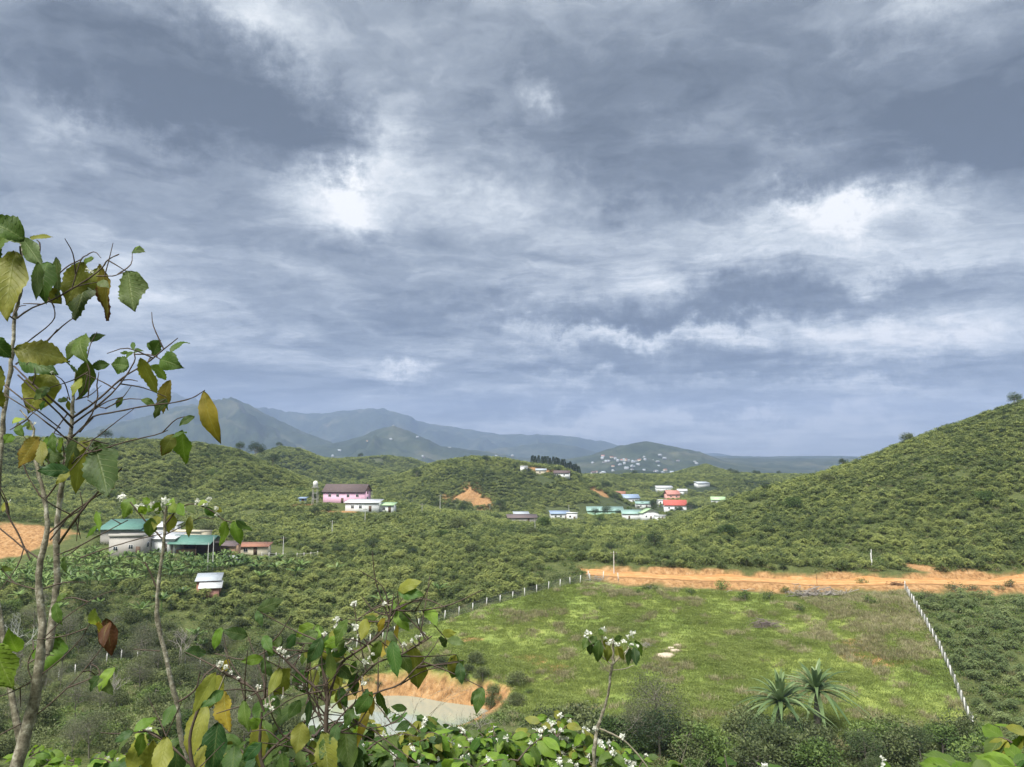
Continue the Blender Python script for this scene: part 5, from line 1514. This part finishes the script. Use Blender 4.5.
br = [
    [(73, 418, 2.6, .1), (50, 398, 2.4), (28, 380, 2.2), (14, 366, 1.8, .1)], [(73, 428, 2.6, .1), (45, 400, 2.2), (18, 375, 1.8, .1)],
    [(72, 418, 2.8, .1), (95, 402, 2.6), (112, 387, 2.4), (125, 376, 2.2), (148, 362, 2), (168, 346, 1.6), (178, 338, 1)], [(73, 424, 2.6, .1), (100, 404, 2.2), (120, 384, 2), (134, 362, 1.8), (134, 352, 1.2)],
    [(70, 440, 2.2, .1), (88, 420, 2), (97, 400, 2), (97, 385, 1.8), (99, 372, 1.2)], [(80, 432, 2, .1), (93, 417, 2), (110, 413, 2), (140, 407, 1.9), (170, 403, 1.7), (192, 398, 1.5), (205, 390, 1.2)],
    [(68, 440, 2, .1), (50, 425, 1.8), (32, 412, 1.6), (10, 398, 1.4, .1), (-8, 388, 1.2, .1)], [(16, 364, 2.2, .22), (40, 347, 2, .1), (58, 330, 1.8), (73, 318, 1.4)],
    [(20, 348, 1.8, .22), (38, 334, 1.7, .1), (52, 322, 1.6), (55, 313, 1.6), (52, 302, 1.3)], [(17, 318, 2.4, .22), (32, 308, 2.2, .1), (52, 300, 2.2), (70, 290, 2.1), (85, 281, 2), (100, 270, 1.9), (108, 260, 1.7), (119, 254, 1.4)],
    [(72, 289, 1.6), (80, 262, 1.6), (87, 255, 1.4), (95, 252, 1.2), (101, 258, .9)], [(60, 273, 1.8), (68, 266, 1.8), (82, 259, 1.5)], [(96, 276, 1.6), (112, 276, 1.5), (122, 273, 1.3), (130, 272, 1)],
    [(24, 275, 2.4, .1), (22, 262, 2.6, .1), (20, 246, 2, .1)], [(34, 290, 1.6, .1), (38, 262, 1.8, .1), (40, 245, 2, .1), (37, 240, 1.2, .1)], [(15, 320, 2, .22), (5, 312, 1.6, .1), (-10, 298, 1.4)],
    [(-2, 380, 2, .22), (30, 405, 1.6), (60, 428, 1.6, .1)], [(12, 350, 1.6, .2), (0, 356, 1.4), (-14, 362, 1.2)],
    [(88, 398, 1.5), (90, 375, 1.8), (87, 362, 1.6), (85, 345, 1.4)], [(76, 400, 1.5, .1), (84, 390, 1.6), (88, 372, 1.4)], [(70, 400, 1.2, .1), (64, 382, 1.2), (52, 373, 1.1)],
    [(66, 470, 2.2, .1), (82, 455, 2), (100, 450, 1.8), (125, 442, 1.6), (155, 435, 1.4), (168, 430, 1)], [(58, 545, 3.4, .1), (75, 520, 3.2), (88, 503, 3), (105, 485, 2.4), (122, 468, 1.8)],
    [(47, 535, 2.4), (70, 515, 2.2), (88, 502, 1.8), (104, 492, 1.4)], [(50, 540, 2), (68, 518, 1.8), (82, 508, 1.5), (80, 492, 1.2)], [(30, 560, 2), (18, 533, 2), (8, 515, 2), (6, 503, 2.6)],
    [(45, 500, 2), (60, 478, 1.8), (64, 455, 1.6), (62, 440, 1.3)], [(41, 560, 2), (20, 545, 1.8), (-10, 520, 1.6)], [(-10, 700, 1.4, .1), (20, 688, 1.4), (50, 668, 1.4), (80, 640, 1.2), (92, 618, 1)],
    [(0, 735, 1.6, .1), (40, 712, 1.6), (75, 680, 1.4), (100, 650, 1.2), (104, 640, 1)], [(38, 690, 1.6), (28, 668, 1.5), (34, 650, 1.4), (54, 634, 1)], [(42, 640, 1.5), (65, 618, 1.4), (95, 598, 1.2), (115, 590, .9)],
    [(26, 420, 2), (18, 425, 1.6), (10, 430, 1.2)], [(47, 505, 1.6), (30, 480, 1.6), (24, 465, 1.4)], [(66, 462, 1.8, .1), (50, 470, 1.6), (38, 455, 1.4), (36, 442, 1.2)],
    [(57, 555, 1.8, .1), (75, 548, 1.7), (100, 535, 1.5), (128, 520, 1.2)], [(38, 590, 1.6), (20, 585, 1.5), (-10, 575, 1.3)], [(88, 400, 1.3), (105, 408, 1.3), (122, 398, 1.1), (132, 385, .8)], [(70, 445, 1.4, .1), (92, 440, 1.4), (112, 425, 1.2), (135, 408, .9)]]
BR1 = stems(ct, 'branch', br, Y0, M_NTWIG, 6)
def fine_twigs(src, n_, L_, rt_, m_, lo=0, up=.4, leaf=0.0, lm=None, zmin=None):
    bv = np.array([v_.co for v_ in src.data.vertices]); 
    if zmin is not None: bv = bv[bv[:, 2] > zmin]
    tw = MB()
    for k in range(n_):
        p0 = bv[RNG.integers(len(bv))]; d_ = unit(RNG.normal(size=3) * np.array([1, .5, .8]) + np.array([.1, 0, up])); l_ = L_ * random.uniform(.4, 1.2)
        p1 = p0 + d_ * l_ * .5 + RNG.normal(size=3) * l_ * .06; p2 = p0 + d_ * l_ + np.array([0, 0, random.uniform(-.25, .15) * l_])
        tw.tube(smooth_path([tuple(p0), tuple(p1), tuple(p2)], 3), np.linspace(.0028, .0014, 7), 4)
        if random.random() < leaf:
            for q in range(random.choice((1, 2))):
                ld = unit(np.array([random.uniform(-1, 1), random.uniform(-.5, .5), random.uniform(-1.6, .3)])); ll = random.uniform(.045, .10)
                near_leaf(lm, p2, p2 + ld * ll, ll * .48, (random.uniform(-.5, .5), -1, random.uniform(0, .6)), random.choice('gglGyd'), droop=.1, res=(12, 3))
    return tw.build('twig', m_, rt_)


lf = MB()
fine_twigs(BR1, 55, .15, ct, M_NTWIG, leaf=.30, lm=lf, zmin=1.2)
leaves_px(lf, [
    (24, 240, -14, 224, 30, 'g'), (-6, 226, 28, 244, 22, 'G'), (22, 238, 42, 266, 19, 'G'), (30, 238, 53, 237, 8, 'y'), (12, 232, -8, 262, 30, 'g'), (0, 240, -16, 268, 26, 'g'),
    (15, 252, 6, 320, 36, 'y'), (48, 262, 46, 304, 26, 'g'), (56, 257, 58, 300, 16, 'd'), (38, 262, 36, 300, 12, 'g'), (84, 262, 66, 305, 26, 'y'), (86, 278, 74, 320, 30, 'd'), (100, 264, 108, 321, 23, 'o'), (128, 271, 134, 311, 33, 'G'),
    (84, 261, 94, 258, 9, 'g'), (45, 288, 62, 304, 16, 'y'), (98, 268, 88, 300, 14, 'y'),
    (78, 338, 67, 361, 11, 'g'), (83, 336, 88, 364, 21, 'g'), (88, 341, 106, 335, 9, 'd'), (14, 350, 70, 362, 32, 'y'), (20, 358, 58, 374, 24, 'g'), (50, 372, 28, 414, 34, 'y'), (-8, 338, 12, 358, 20, 'g'), (0, 366, 4, 408, 24, 'y'),
    (88, 360, 80, 399, 19, 'g'), (66, 361, 84, 378, 12, 'g'), (92, 367, 110, 364, 12, 'g'), (129, 366, 111, 364, 21, 'g'), (133, 352, 126, 359, 5, 'g'), (134, 352, 144, 351, 5, 'g'), (134, 350, 133, 342, 5, 'g'), (128, 352, 120, 353, 4, 'g'),
    (154, 356, 161, 340, 17, 'g'), (147, 343, 158, 350, 9, 'g'), (170, 354, 190, 343, 10, 'g'), (160, 360, 184, 368, 20, 'g'), (140, 358, 158, 394, 17, 'y'), (150, 366, 166, 380, 14, 'l'), (170, 380, 163, 414, 15, 'o'), (204, 391, 221, 444, 18, 'Y'),
    (82, 378, 72, 396, 12, 'y'),
    (38, 437, 18, 468, 22, 'o'), (48, 436, 52, 466, 18, 'l'), (40, 440, 42, 466, 14, 'y'), (62, 438, 58, 455, 12, 'l'), (77, 438, 64, 471, 20, 'G'), (82, 443, 76, 494, 18, 'y'), (94, 444, 108, 497, 38, 'G'), (86, 440, 80, 452, 12, 'y'),
    (182, 430, 186, 464, 22, 'l'), (174, 434, 162, 456, 15, 'y'), (186, 432, 172, 438, 10, 'g'), (24, 419, 12, 424, 9, 'L'), (22, 428, 30, 420, 8, 'l'), (12, 434, 4, 444, 10, 'l'), (26, 424, 36, 430, 7, 'L'), (96, 511, 100, 532, 7, 'l'), (101, 512, 94, 522, 5, 'l'), (98, 526, 86, 538, 7, 'l'),
    (18, 652, 8, 628, 17, 'l'), (-8, 644, 14, 690, 34, 'l'), (-14, 640, -2, 680, 26, 'G'), (54, 634, 40, 674, 30, 'l'), (95, 608, 102, 626, 14, 'L'), (98, 622, 106, 640, 14, 'Y'), (106, 618, 112, 656, 18, 'b'), (110, 622, 104, 648, 12, 'b'), (8, 500, 2, 512, 6, 'y')], Y0)
lf.build('foliage', M_LEAF, ct, smooth=True)
fl = MB()
for (a_, b_) in [(82, 340), (76, 341), (88, 270), (92, 272), (8, 502), (52, 372), (150, 372), (34, 424)]: flower(fl, np.array(at(a_, b_, Y0)) - ORG, .010, 12)
fl.build('blossom', mf, ct)

# ---- slender coffee tree with a flat flowering top, in front of the farm
Y0 = 3.6
ORG = np.array(ground_point(185, Y0)); ct = empty('coffee_tree', tuple(ORG)); tag(ct, 'slender coffee tree with a small flat flowering top in front of the green-roofed farm', 'tree'); gp = proj(*ORG)
stems(ct, 'trunk', [[(196, gp[1] + 15, 9), (190, 820, 8), (182, 740, 7), (176, 700, 6.4), (170, 675, 6), (163, 645, 5.5), (157, 612, 5), (159, 580, 4.5), (164, 545, 4.2), (165, 522, 3.6), (166, 506, 2.6)]], Y0, M_NBARK, 8)
stems(ct, 'branch', [[(164, 540, 2.2), (150, 526, 2), (138, 512, 1.8), (130, 502, 1.4)], [(165, 524, 2), (180, 508, 1.8), (195, 504, 1.6), (212, 511, 1.6), (224, 520, 1.4), (232, 522, 1.2)], [(162, 534, 1.6), (135, 540, 1.6), (108, 548, 1.6), (80, 558, 1.8)],
                     [(157, 588, 2), (150, 572, 1.8), (145, 562, 1.8)], [(160, 651, 1.6), (145, 650, 1.4), (134, 649, 1.2)], [(165, 515, 1.6), (158, 506, 1.4), (150, 502, 1.2)], [(165, 535, 1.6), (185, 525, 1.4), (200, 518, 1.2), (214, 519, 1)],
                     [(178, 702, 2.4), (195, 690, 2.2), (200, 672, 1.8)]], Y0, M_NTWIG, 6)
lf = MB()
leaves_px(lf, [(134, 497, 124, 519, 15, 'l'), (128, 500, 132, 514, 10, 'L'), (140, 506, 146, 514, 9, 'l'), (152, 518, 149, 537, 13, 'g'), (158, 516, 154, 530, 9, 'y'), (172, 514, 168, 533, 12, 'y'), (156, 504, 148, 512, 10, 'l'), (170, 502, 180, 512, 12, 'L'),
               (160, 502, 156, 514, 10, 'l'), (178, 504, 184, 516, 10, 'l'), (190, 516, 189, 538, 8, 'y'), (198, 504, 208, 502, 7, 'L'), (205, 506, 216, 516, 8, 'g'), (227, 521, 220, 546, 13, 'l'), (233, 521, 241, 545, 12, 'l'), (236, 520, 252, 530, 10, 'G'), (214, 506, 222, 512, 6, 'y'), (186, 506, 196, 514, 8, 'G'), (166, 505, 174, 498, 8, 'l'),
               (150, 503, 142, 498, 7, 'l')], Y0)
lf.build('foliage', M_LEAF, ct, smooth=True)
fl = MB()
for (a_, b_, r_) in [(122, 497, .02), (140, 507, .022), (152, 504, .016), (160, 508, .024), (165, 500, .02), (178, 512, .024), (186, 510, .026), (172, 506, .02), (198, 503, .022), (206, 503, .02), (216, 508, .014), (217, 515, .013), (209, 499, .014)]: flower(fl, np.array(at(a_, b_, Y0)) - ORG, r_, 30)
fl.build('blossom', mf, ct)

# ---- coffee plant with hanging leaves and flowering twigs, bottom centre-left
Y0 = 2.7
ORG = np.array(ground_point(300, Y0)); ct = empty('coffee_tree', tuple(ORG)); tag(ct, 'coffee plant with long hanging leaves and white-flowered twigs in front of the pond', 'tree'); gp = proj(*ORG)
stems(ct, 'trunk', [[(318, gp[1] + 15, 12), (316, 900, 10), (322, 790, 7), (326, 740, 6), (327, 700, 5), (326, 680, 3.6), (322, 668, 2.4)], [(318, 860, 8), (280, 800, 6), (262, 762, 4.5), (260, 735, 4), (262, 712, 3)], [(310, 880, 8), (220, 830, 6), (196, 780, 5), (190, 740, 4), (200, 705, 3), (212, 680, 2)]], Y0, M_NTWIG, 8)
BRM = stems(ct, 'branch', [[(264, 712, 3), (256, 692, 3), (238, 680, 3), (222, 672, 2.6), (214, 664, 2)], [(326, 704, 2.4), (318, 690, 3), (304, 678, 3), (290, 664, 3), (274, 650, 2.4), (268, 646, 1.6)], [(326, 715, 2.4), (336, 674, 3), (345, 660, 3.2), (362, 648, 3.2), (378, 636, 3), (390, 622, 2.4), (396, 610, 1.6)],
                     [(328, 712, 2), (350, 690, 2.2), (362, 676, 2.4), (378, 662, 2.2), (398, 656, 2), (418, 645, 2.2), (432, 636, 1.8)], [(328, 732, 2.6), (345, 712, 2.6), (360, 700, 2.4), (378, 692, 2.2), (400, 684, 2), (416, 668, 1.8), (424, 662, 1)], [(322, 760, 3), (300, 745, 3), (284, 735, 2.6)],
                     [(262, 760, 3.4), (276, 745, 3), (296, 728, 2.8), (312, 715, 2.2), (318, 700, 1.6)], [(196, 770, 2.6), (170, 745, 2.4), (150, 733, 2.2), (140, 728, 1.8)], [(327, 725, 2), (316, 712, 1.6), (306, 704, 1.4)], [(327, 735, 2), (345, 730, 2), (360, 722, 1.6)], [(388, 622, 1.8), (392, 605, 1.6), (394, 594, 1.2)], [(395, 610, 1.6), (412, 611, 1.4), (426, 610, 1)], [(345, 662, 1.6), (340, 640, 1.4), (337, 618, 1)], [(368, 645, 1.6), (358, 628, 1.3), (354, 604, 1)], [(326, 700, 1.8), (322, 665, 1.5), (322, 636, 1)], [(304, 678, 1.6), (310, 655, 1.3), (316, 640, 1)], [(262, 700, 1.6), (275, 690, 1.4), (292, 684, 1.2), (306, 686, .9)], [(326, 726, 1.8), (345, 722, 1.5), (372, 728, 1.3), (398, 722, 1)], [(240, 681, 1.5), (245, 705, 1.3), (242, 725, 1)]], Y0, M_NTWIG, 6)
lf = MB()
leaves_px(lf, [(216, 672, 193, 714, 15, 'y'), (222, 674, 210, 708, 17, 'y'), (224, 690, 230, 732, 20, 'Y'), (206, 704, 190, 762, 22, 'y'), (218, 722, 212, 775, 24, 'd'), (174, 704, 162, 728, 13, 'g'), (145, 734, 126, 775, 22, 'y'), (143, 733, 138, 757, 12, 'l'), (166, 737, 158, 780, 19, 'y'), (153, 740, 149, 785, 17, 'y'),
               (178, 744, 176, 782, 16, 'd'), (132, 731, 119, 755, 10, 'G'), (244, 700, 249, 732, 14, 'g'), (264, 700, 256, 724, 15, 'g'), (258, 722, 260, 768, 19, 'y'), (262, 720, 275, 752, 16, 'g'), (268, 698, 282, 716, 14, 'g'),
               (280, 668, 268, 696, 11, 'y'), (290, 668, 274, 696, 19, 'y'), (298, 670, 306, 694, 20, 'g'), (316, 664, 318, 698, 16, 'y'), (329, 652, 331, 680, 11, 'G'), (334, 662, 340, 686, 10, 'y'), (342, 670, 328, 698, 15, 'y'), (312, 696, 270, 736, 13, 'G'), (300, 700, 288, 718, 12, 'g'), (310, 700, 307, 727, 8, 'd'),
               (302, 722, 296, 754, 19, 'y'), (322, 732, 330, 782, 26, 'y'), (345, 726, 350, 775, 22, 'g'), (284, 736, 272, 762, 12, 'g'), (300, 750, 305, 775, 14, 'G'), (312, 740, 316, 770, 12, 'y'),
               (412, 646, 418, 689, 25, 'y'), (392, 640, 398, 678, 15, 'g'), (384, 632, 398, 650, 12, 'G'), (387, 640, 382, 658, 14, 'Y'), (426, 609, 437, 626, 13, 'l'), (394, 611, 409, 602, 8, 'l'), (393, 612, 391, 597, 7, 'l'), (399, 612, 413, 622, 9, 'g'), (380, 617, 363, 620, 10, 'g'), (366, 618, 361, 641, 11, 'y'), (398, 624, 397, 643, 6, 'Y'), (385, 618, 378, 632, 8, 'Y'),
               (372, 692, 356, 714, 15, 'g'), (378, 690, 388, 714, 10, 'g'), (372, 698, 357, 748, 9, 'Y'), (370, 694, 372, 716, 9, 'o'), (318, 632, 298, 642, 14, 'G'), (312, 628, 318, 652, 16, 'G'), (296, 634, 286, 648, 10, 'd'),
               (230, 660, 222, 672, 9, 'Y'), (330, 735, 320, 760, 14, 'g'), (350, 745, 362, 775, 20, 'd'), (235, 745, 232, 780, 18, 'g'), (205, 745, 200, 785, 18, 'y'), (282, 752, 290, 785, 18, 'g')], Y0, .22)
lf.build('foliage', M_LEAF, ct, smooth=True)
FPTS = []
fl = MB()
for (a_, b_, r_) in [(220, 664, .017), (226, 667, .012), (231, 673, .010), (238, 678, .008), (258, 687, .012), (279, 650, .014), (284, 652, .012), (288, 657, .010), (337, 619, .016), (337, 627, .018), (354, 604, .017), (356, 627, .018), (325, 634, .013), (330, 638, .008), (318, 643, .012), (385, 604, .012), (420, 612, .008),
                     (423, 634, .013), (417, 637, .013), (412, 641, .010), (404, 645, .013), (352, 640, .010), (358, 636, .009), (370, 658, .012), (365, 662, .014), (373, 654, .009), (349, 690, .014), (356, 689, .016), (363, 684, .013), (342, 655, .012), (334, 650, .010), (328, 645, .010), (316, 668, .010), (250, 697, .010),
                     (273, 700, .010), (283, 697, .009), (300, 688, .012), (305, 685, .010), (320, 720, .009), (140, 726, .020), (148, 730, .014), (154, 735, .010), (345, 706, .012), (352, 715, .012), (330, 708, .010), (300, 744, .010), (272, 709, .012), (266, 706, .010), (344, 644, .010), (350, 650, .010), (311, 690, .010), (208, 705, .008), (325, 752, .010)]:
    fp = np.array(at(a_, b_, Y0 + random.uniform(-.06, .06))) - ORG; flower(fl, fp, r_ * .85, 34); FPTS.append(fp)
fl.build('blossom', mf, ct)
bv = np.array([v_.co for v_ in BRM.data.vertices]); tw = MB()
for fp in FPTS:
    dd = np.linalg.norm(bv - fp, axis=1); q_ = bv[np.argmin(dd)]
    if dd.min() > .006:
        md_ = (fp + q_) / 2 + np.array([0, 0, -.12 * dd.min()]); tw.tube(smooth_path([tuple(q_), tuple(md_), tuple(fp)], 3), [.0028] * 7, 5)
tw.build('twig', M_GTWIG, ct)
lf2 = MB(); fine_twigs(BRM, 110, .20, ct, M_NTWIG, leaf=.48, lm=lf2); lf2.build('young_foliage', M_LEAF, ct, smooth=True)

# ---- thin flowering coffee sapling before the field
Y0 = 4.2
ORG = np.array(ground_point(604, Y0)); ct = empty('coffee_sapling', tuple(ORG)); tag(ct, 'thin pale-stemmed coffee sapling with a small drooping flowering crown in front of the field', 'sapling'); gp = proj(*ORG)
stems(ct, 'trunk', [[(585, gp[1] + 15, 8), (592, 820, 6), (594, 760, 5), (597, 730, 4.4), (603, 712, 3.6), (608, 695, 3.2), (610, 678, 3), (613, 662, 4), (613, 648, 3), (613, 638, 1.8)]], Y0, M_NBARK, 7)
stems(ct, 'branch', [[(613, 666, 1.6), (604, 658, 1.5), (592, 644, 1.3), (588, 638, 1)], [(613, 664, 2), (624, 653, 1.8), (632, 646, 1.8), (636, 648, 1.4)], [(612, 670, 1.2), (624, 669, 1.1), (634, 665, .9)], [(612, 660, 1.4), (603, 645, 1.2), (602, 632, 1)], [(612, 674, 1.1), (604, 668, 1), (599, 660, .8)], [(598, 728, 2.4), (612, 734, 2.2), (628, 744, 2), (646, 765, 1.8), (660, 790, 1.6)]], Y0, M_GTWIG, 6)
lf = MB()
leaves_px(lf, [(588, 636, 583, 650, 8, 'g'), (591, 638, 590, 655, 9, 'd'), (600, 640, 598, 662, 11, 'g'), (605, 640, 606, 656, 9, 'y'), (596, 636, 590, 645, 7, 'g'), (608, 645, 607, 662, 9, 'y'), (630, 648, 628, 666, 8, 'd'), (634, 647, 636, 666, 9, 'd'), (628, 642, 638, 650, 7, 'g'), (620, 645, 616, 656, 8, 'y'), (636, 640, 642, 656, 8, 'g'), (614, 640, 622, 636, 6, 'g'), (604, 634, 598, 630, 6, 'g'),
               (618, 648, 624, 660, 7, 'y'), (596, 640, 602, 650, 8, 'g')], Y0, .12)
lf.build('foliage', M_LEAF, ct, smooth=True); fl = MB()
for (a_, b_, r_) in [(588, 634, .022), (603, 630, .020), (633, 634, .022), (612, 642, .022), (617, 645, .018), (624, 641, .016), (636, 647, .020), (608, 644, .016), (627, 653, .018), (632, 645, .016), (595, 729, .02), (605, 638, .012), (628, 637, .012), (622, 736, .016), (600, 742, .02)]: flower(fl, np.array(at(a_, b_, Y0)) - ORG, r_, 28)
fl.build('blossom', mf, ct)

# ---- flowering coffee bushes across the bottom
def near_bush(px, py, Y, rx, rz, nl, ls, label, kinds='gggldy', nfl=18, flr=.024, dens=1.0, group=None, stalks=6):
    global ORG
    v = np.array(at(px, py, Y)); g_ = gz(v[0], Y); ORG = np.array([v[0], Y, g_]); rt_ = empty('flowering_coffee_bush', tuple(ORG)); tag(rt_, label, 'bush', group)
    w_ = MB(); lf = MB(); fl = MB(); H_ = v[2] - g_; tipz = []
    for k in range(stalks):
        a0 = k * 2.4; tx, ty = rx * .75 * math.cos(a0) * random.uniform(.3, 1), rx * .6 * math.sin(a0) * random.uniform(.2, 1); tz = H_ + rz * random.uniform(-.35, .45) - abs(tx) * .2
        pth = smooth_path([(0, 0, -.1), (tx * .3, ty * .3, H_ * .5), (tx, ty, tz)], 5); w_.tube(pth[:max(3, int(len(pth) * .8))], np.linspace(.014, .005, max(3, int(len(pth) * .8))), 6); tipz.append(pth)
    nbr = int(nl / 9 * 1.0)
    for b_ in range(nbr):
        pth = tipz[b_ % stalks]; f = random.uniform(.74, 1.0); i0 = int(f * (len(pth) - 1)); org = pth[i0]; a0 = random.uniform(0, 6.28); L_ = rx * random.uniform(.3, .75) * (1.15 - f * .4)
        d_ = np.array([math.cos(a0), math.sin(a0), random.uniform(.1, 1.1)])
        P_ = [org + d_ * L_ * q - np.array([0, 0, .42 * L_ * q * q]) for q in (0, .33, .66, 1.0)]
        w_.tube(smooth_path([tuple(p_) for p_ in P_], 3), np.linspace(.007, .003, 10), 5)
        for i in range(9):
            q = (i // 2 + 1) / 5; pnt = org + d_ * L_ * q - np.array([0, 0, .42 * L_ * q * q]); aa = a0 + (1 if i % 2 else -1) * random.uniform(.6, 1.3); l_ = ls * random.uniform(.65, 1.2)
            ld = np.array([math.cos(aa), math.sin(aa), random.uniform(-1.7, .25)]); ld /= np.linalg.norm(ld)
            near_leaf(lf, pnt, pnt + ld * l_, l_ * .50, (random.uniform(-.6, .6), random.uniform(-1.1, .1), random.uniform(.3, 1)), random.choice(kinds), droop=random.uniform(0, .15), res=(7, 2))
            if random.random() < nfl / max(nl, 1): flower(fl, pnt + np.array([0, 0, .02]), flr * random.uniform(.7, 1.2), 22)
    w_.build('stem', M_NTWIG, rt_); lf.build('foliage', M_LEAF, rt_, smooth=True)
    if fl.V: fl.build('blossom', mf, rt_)
    return rt_


near_bush(405, 722, 7.2, .62, .34, 560, .155, 'flowering coffee bush directly below the pond', nfl=70, flr=.030)
near_bush(472, 728, 7.6, .62, .32, 560, .160, 'fresh green flowering coffee bush at the lower end of the pond', kinds='glglld', nfl=50, flr=.030)
near_bush(545, 718, 8.2, .70, .36, 680, .150, 'most densely flowering coffee bush left of the thin sapling', kinds='gglly', nfl=120, flr=.034)
near_bush(606, 742, 7.8, .55, .30, 520, .160, 'flowering coffee bush under the thin sapling', nfl=70, flr=.034)
near_bush(350, 752, 6.0, .50, .25, 400, .165, 'dark flowering coffee bush at the bottom between the hanging leaves and the pond', kinds='gdgdy', nfl=50, flr=.022)
near_bush(500, 752, 5.6, .50, .26, 360, .17, 'broad-leaved bright green coffee bush at the bottom edge below the pond', kinds='glll', nfl=20, flr=.024)
near_bush(28, 745, 6.4, .40, .26, 200, .12, 'small leafy bush with light green leaves left of the old coffee trunks', kinds='lllg', nfl=0)
near_bush(115, 705, 6.0, .34, .14, 80, .11, 'light green sprigs right of the old coffee trunks', kinds='lllLG', nfl=6, flr=.016, stalks=4)
near_bush(75, 750, 7.0, .7, .25, 380, .11, 'pale small-leaved bush along the bottom left edge', kinds='lGgl', nfl=60, flr=.022)
near_bush(985, 742, 4.4, .34, .18, 260, .19, 'broad bright green coffee bush in the bottom right corner', kinds='lglgl', nfl=0)
near_bush(1022, 700, 4.6, .22, .20, 110, .19, 'upright leafy coffee shoot cut by the right edge', kinds='llgy', nfl=0)
near_bush(775, 758, 5.2, .30, .10, 70, .15, 'low coffee sprigs with white flowers at the bottom edge below the palms', kinds='lgl', nfl=26, flr=.024, stalks=4)
near_bush(860, 760, 5.4, .40, .12, 110, .14, 'leafy coffee sprigs at the bottom edge right of the flowering ones', kinds='lggl', nfl=12, flr=.018, stalks=5)
near_bush(245, 752, 5.6, .5, .26, 340, .16, 'dim coffee bush behind the hanging leaves', kinds='dgdg', nfl=30, flr=.020)

near_bush(215, 725, 3.6, .28, .18, 360, .10, 'small dark coffee sprigs crowded behind the hanging leaves', kinds='dgdgy', nfl=30, flr=.012, stalks=7)
near_bush(292, 712, 3.4, .28, .20, 420, .10, 'leafy coffee sprigs with white buds around the trunk in front of the pond', kinds='dgdgG', nfl=50, flr=.012, stalks=7)
near_bush(370, 728, 3.8, .28, .18, 380, .10, 'leafy coffee sprigs with white buds right of the trunk in front of the pond', kinds='dggGl', nfl=60, flr=.013, stalks=7)
near_bush(145, 735, 4.6, .30, .14, 200, .10, 'small-leaved sprigs low between the old coffee trunks and the hanging leaves', kinds='lGgd', nfl=14, flr=.012, stalks=6)
near_bush(700, 762, 6.5, .45, .16, 200, .15, 'leafy coffee sprigs at the bottom edge right of the thin sapling', kinds='ggdl', nfl=6, flr=.02, stalks=6)
near_bush(925, 768, 5.6, .45, .16, 220, .15, 'green coffee sprigs at the bottom edge left of the bright corner bush', kinds='ggll', nfl=4, flr=.02, stalks=6)

# ---- bare twiggy saplings
def bare_tree(px, py, Y, H_, spread, label, m_, depth=4, r0=.05, name='bare_sapling', lean=0.0, fan=.55):
    global ORG
    v = at(px, py, Y); g_ = gz(v.x, Y); rt_ = empty(name, (v.x, Y, g_ - .1)); tag(rt_, label, 'sapling')
    w_ = MB(); b_m = MB()

    def grow(p0, d_, L_, r, k, mb):
        p1 = p0 + d_ * L_; mid = (p0 + p1) / 2 + RNG.normal(size=3) * L_ * .06; pth = smooth_path([tuple(p0), tuple(mid), tuple(p1)], 3); mb.tube(pth, np.linspace(r, r * .6, len(pth)), 5)
        if k == 0: return
        for j in range(random.choice((2, 3, 3))):
            nd = unit(d_ + RNG.normal(size=3) * fan + np.array([0, 0, .15])); st_ = p0 + (p1 - p0) * random.uniform(.45, 1); grow(st_, nd, L_ * random.uniform(.55, .8), r * .55, k - 1, b_m)
    for j in range(3): grow(np.array([0, 0, 0.]), unit(np.array([random.uniform(-spread, spread) + lean, random.uniform(-spread, spread), 1])), H_ * .42, r0, depth, w_)
    w_.build('trunk', m_, rt_); b_m.build('branch', m_, rt_)


bare_tree(655, 760, 8.5, 2.1, .22, 'bare grey twiggy sapling before the feathery trees', M_GTWIG, 4, .013)
bare_tree(355, 715, 14, 3.0, .35, 'grey bare bush reaching over the near edge of the pond', M_TWIG, 4, .022)
bare_tree(425, 715, 15, 3.3, .35, 'bare dark bush in the middle of the near pond edge', M_NBARK, 5, .022)
bare_tree(15, 600, 120, 7.5, .5, 'whitish leafless tree at the left edge below the banana grove', plain('white_bark', (.46, .47, .44), .8), 4, .09)
bare_tree(480, 700, 100, 3.5, .4, 'leafless grey bush on the eroded bank right of the pond', M_TWIG, 4, .05)
bare_tree(180, 660, 128, 8.0, .3, 'leafless pale tree left of the thin coffee trunk', M_TWIG, 4, .08)
bare_tree(112, 665, 104, 6.5, .3, 'slim pale dead tree in the scrub right of the old coffee trunks', M_TWIG, 3, .07)
